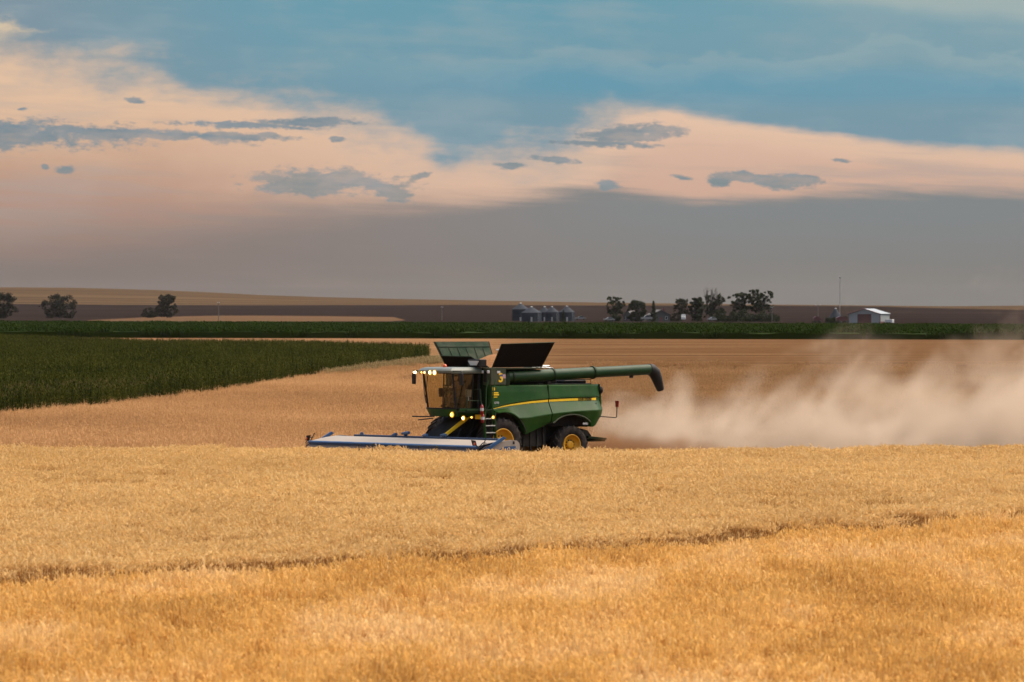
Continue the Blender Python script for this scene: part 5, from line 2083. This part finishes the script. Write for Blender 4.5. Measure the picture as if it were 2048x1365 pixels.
tag(mast, 'thin tall radio mast rising behind the lone grain bin', 'mast')

# ------------------------------------------------------------------ dust trail behind the combine
def dust(name, lo, hi, vox, build, color, aniso, label, cat):
    """a voxel cloud: build(t, x, y, z) returns the density"""
    me = bpy.data.meshes.new(name)
    me.from_pydata([lo, hi], [], [])
    o = bpy.data.objects.new(name, me)
    COL.objects.link(o)
    ng = bpy.data.node_groups.new(name + '_nodes', 'GeometryNodeTree')
    ng.interface.new_socket('Geometry', in_out='INPUT', socket_type='NodeSocketGeometry')
    ng.interface.new_socket('Geometry', in_out='OUTPUT', socket_type='NodeSocketGeometry')
    t = NT(ng)
    sp = t.n('ShaderNodeSeparateXYZ')
    t.put(sp.inputs[0], t.n('GeometryNodeInputPosition').outputs[0])
    d = build(t, *sp.outputs)
    vc = t.n('GeometryNodeVolumeCube')
    t.put(vc.inputs['Density'], d)
    vc.inputs['Min'].default_value = lo
    vc.inputs['Max'].default_value = hi
    for k_, a, c in zip(('Resolution X', 'Resolution Y', 'Resolution Z'), lo, hi):
        vc.inputs[k_].default_value = int((c - a) / vox)
    m_ = bpy.data.materials.new(name)
    m_.use_nodes = True
    q = NT(m_.node_tree)
    pv_ = q.n('ShaderNodeVolumePrincipled')
    pv_.inputs['Color'].default_value = (*color, 1)
    pv_.inputs['Density'].default_value = 1.0
    pv_.inputs['Anisotropy'].default_value = aniso
    q.put(q.n('ShaderNodeOutputMaterial').inputs['Volume'], pv_.outputs[0])
    sm_ = t.n('GeometryNodeSetMaterial')
    sm_.inputs['Material'].default_value = m_
    t.put(sm_.inputs[0], vc.outputs[0])
    t.put(t.n('NodeGroupOutput').inputs[0], sm_.outputs[0])
    me.materials.append(m_)
    o.modifiers.new('cloud', 'NODES').node_group = ng
    tag(o, label, cat, kind='stuff')
    return o


def trail(t, x, y, z):
    xs_ = t.m('MULTIPLY_ADD', z, -0.45, x)          # plumes lean with the wind
    v = t.xyz(t.m('MULTIPLY', xs_, 0.36), t.m('MULTIPLY', y, 0.26), t.m('MULTIPLY', z, 0.30))
    n1 = t.noise(v, 1.0, 6.0, 0.58, dist=0.7)
    v2 = t.xyz(t.m('MULTIPLY', xs_, 0.15), t.m('MULTIPLY', y, 0.10), 2.7)
    n2 = t.noise(v2, 1.0, 2.0, 0.5)
    h = t.curve(x, [(3, 1.0), (4.2, 2.6), (5.5, 3.4), (7.2, 4.2), (9, 4.0), (11.5, 3.5), (13.0, 4.3), (14.4, 4.7), (16, 3.9), (18, 4.1), (21, 6.4), (26, 6.0), (32, 5.0), (45, 3.6), (62, 1.2)], 3, 62, 0, 9)
    hh = t.m('MULTIPLY', h, t.m('MULTIPLY_ADD', n2, 1.5, 0.25))
    rel = t.m('DIVIDE', z, hh)
    yc = t.m('MULTIPLY_ADD', t.m('SUBTRACT', x, 3.0), 0.28, 234.0)
    wy = t.m('MULTIPLY_ADD', t.m('SUBTRACT', x, 3.0), 0.16, 2.6)
    ry = t.m('DIVIDE', t.m('ABSOLUTE', t.m('SUBTRACT', y, yc)), wy)
    d = t.m('SUBTRACT', 1.08, t.m('ADD', t.m('MULTIPLY', rel, 0.8), t.m('MULTIPLY', t.m('MULTIPLY', ry, ry), 0.55)))
    n3 = t.noise(t.xyz(t.m('MULTIPLY', xs_, 0.95), t.m('MULTIPLY', y, 0.7), t.m('MULTIPLY', z, 0.95)), 1.0, 5.0, 0.6, dist=0.3)
    d = t.m('ADD', d, t.m('MULTIPLY', t.m('SUBTRACT', n1, 0.5), 3.3))
    d = t.m('ADD', d, t.m('MULTIPLY', t.m('SUBTRACT', n3, 0.5), 1.4))
    d = t.smooth(d, 0.22, 0.85)
    low = t.smooth(z, 4.4, 0.8)
    d = t.m('MULTIPLY', d, t.m('MULTIPLY_ADD', low, 0.33, 0.11))
    d = t.m('MULTIPLY', d, t.smooth(t.m('MULTIPLY_ADD', z, 2.4, x), 4.8, 8.6))
    d = t.m('MULTIPLY', d, t.smooth(z, 8.5, 7.0))
    d = t.m('MULTIPLY', d, t.smooth(x, 61.0, 40.0))
    return t.m('MULTIPLY', d, t.m('MULTIPLY', t.smooth(y, 229.7, 231.0), t.smooth(y, 256.0, 253.0)))


def chaff(t, x, y, z):
    v = t.xyz(t.m('MULTIPLY', x, 0.8), t.m('MULTIPLY', y, 0.6), t.m('MULTIPLY', z, 1.6))
    n1 = t.noise(v, 1.0, 5.0, 0.6, dist=0.4)
    top = t.curve(x, [(2.6, 0.7), (3.4, 1.15), (5.0, 1.2), (7.5, 1.0), (10, 0.5)], 2.6, 10, 0, 2)
    d = t.m('SUBTRACT', 1.0, t.m('DIVIDE', z, top))
    d = t.m('ADD', d, t.m('MULTIPLY', t.m('SUBTRACT', n1, 0.5), 1.6))
    d = t.m('MULTIPLY', t.smooth(d, 0.0, 0.6), t.smooth(x, 10.0, 5.5))
    d = t.m('MULTIPLY', d, t.smooth(x, 2.6, 3.6))
    return t.m('MULTIPLY', d, t.m('MULTIPLY', 0.9, t.m('MULTIPLY', t.smooth(y, 230.2, 231.2), t.smooth(y, 236.5, 234.5))))


dust('dust_cloud', (3.0, 229.6, 0.05), (62.0, 256.0, 8.6), 0.2, trail, (0.79, 0.64, 0.49), -0.1, 'pale straw dust billowing behind the combine to the right edge', 'dust')
dust('chaff_spray', (2.6, 230.1, 0.05), (10.0, 236.6, 2.0), 0.12, chaff, (0.40, 0.21, 0.10), 0.0, 'low brown chaff thrown out behind the rear wheel of the combine', 'chaff')

# ------------------------------------------------------------------ haze
hb = MB()
hb.box(-5100, 5100, -320, 9100, -3.4, 38)
hm = bpy.data.materials.new('thin_haze')
hm.use_nodes = True
t = NT(hm.node_tree)
pv = t.n('ShaderNodeVolumePrincipled')
pv.inputs['Color'].default_value = (0.93, 0.92, 0.92, 1)
pv.inputs['Density'].default_value = 0.0000055
t.put(t.n('ShaderNodeOutputMaterial').inputs['Volume'], pv.outputs[0])
tag(hb.build('haze', hm), 'thin evening haze over the far fields and hills', 'haze', kind='stuff')
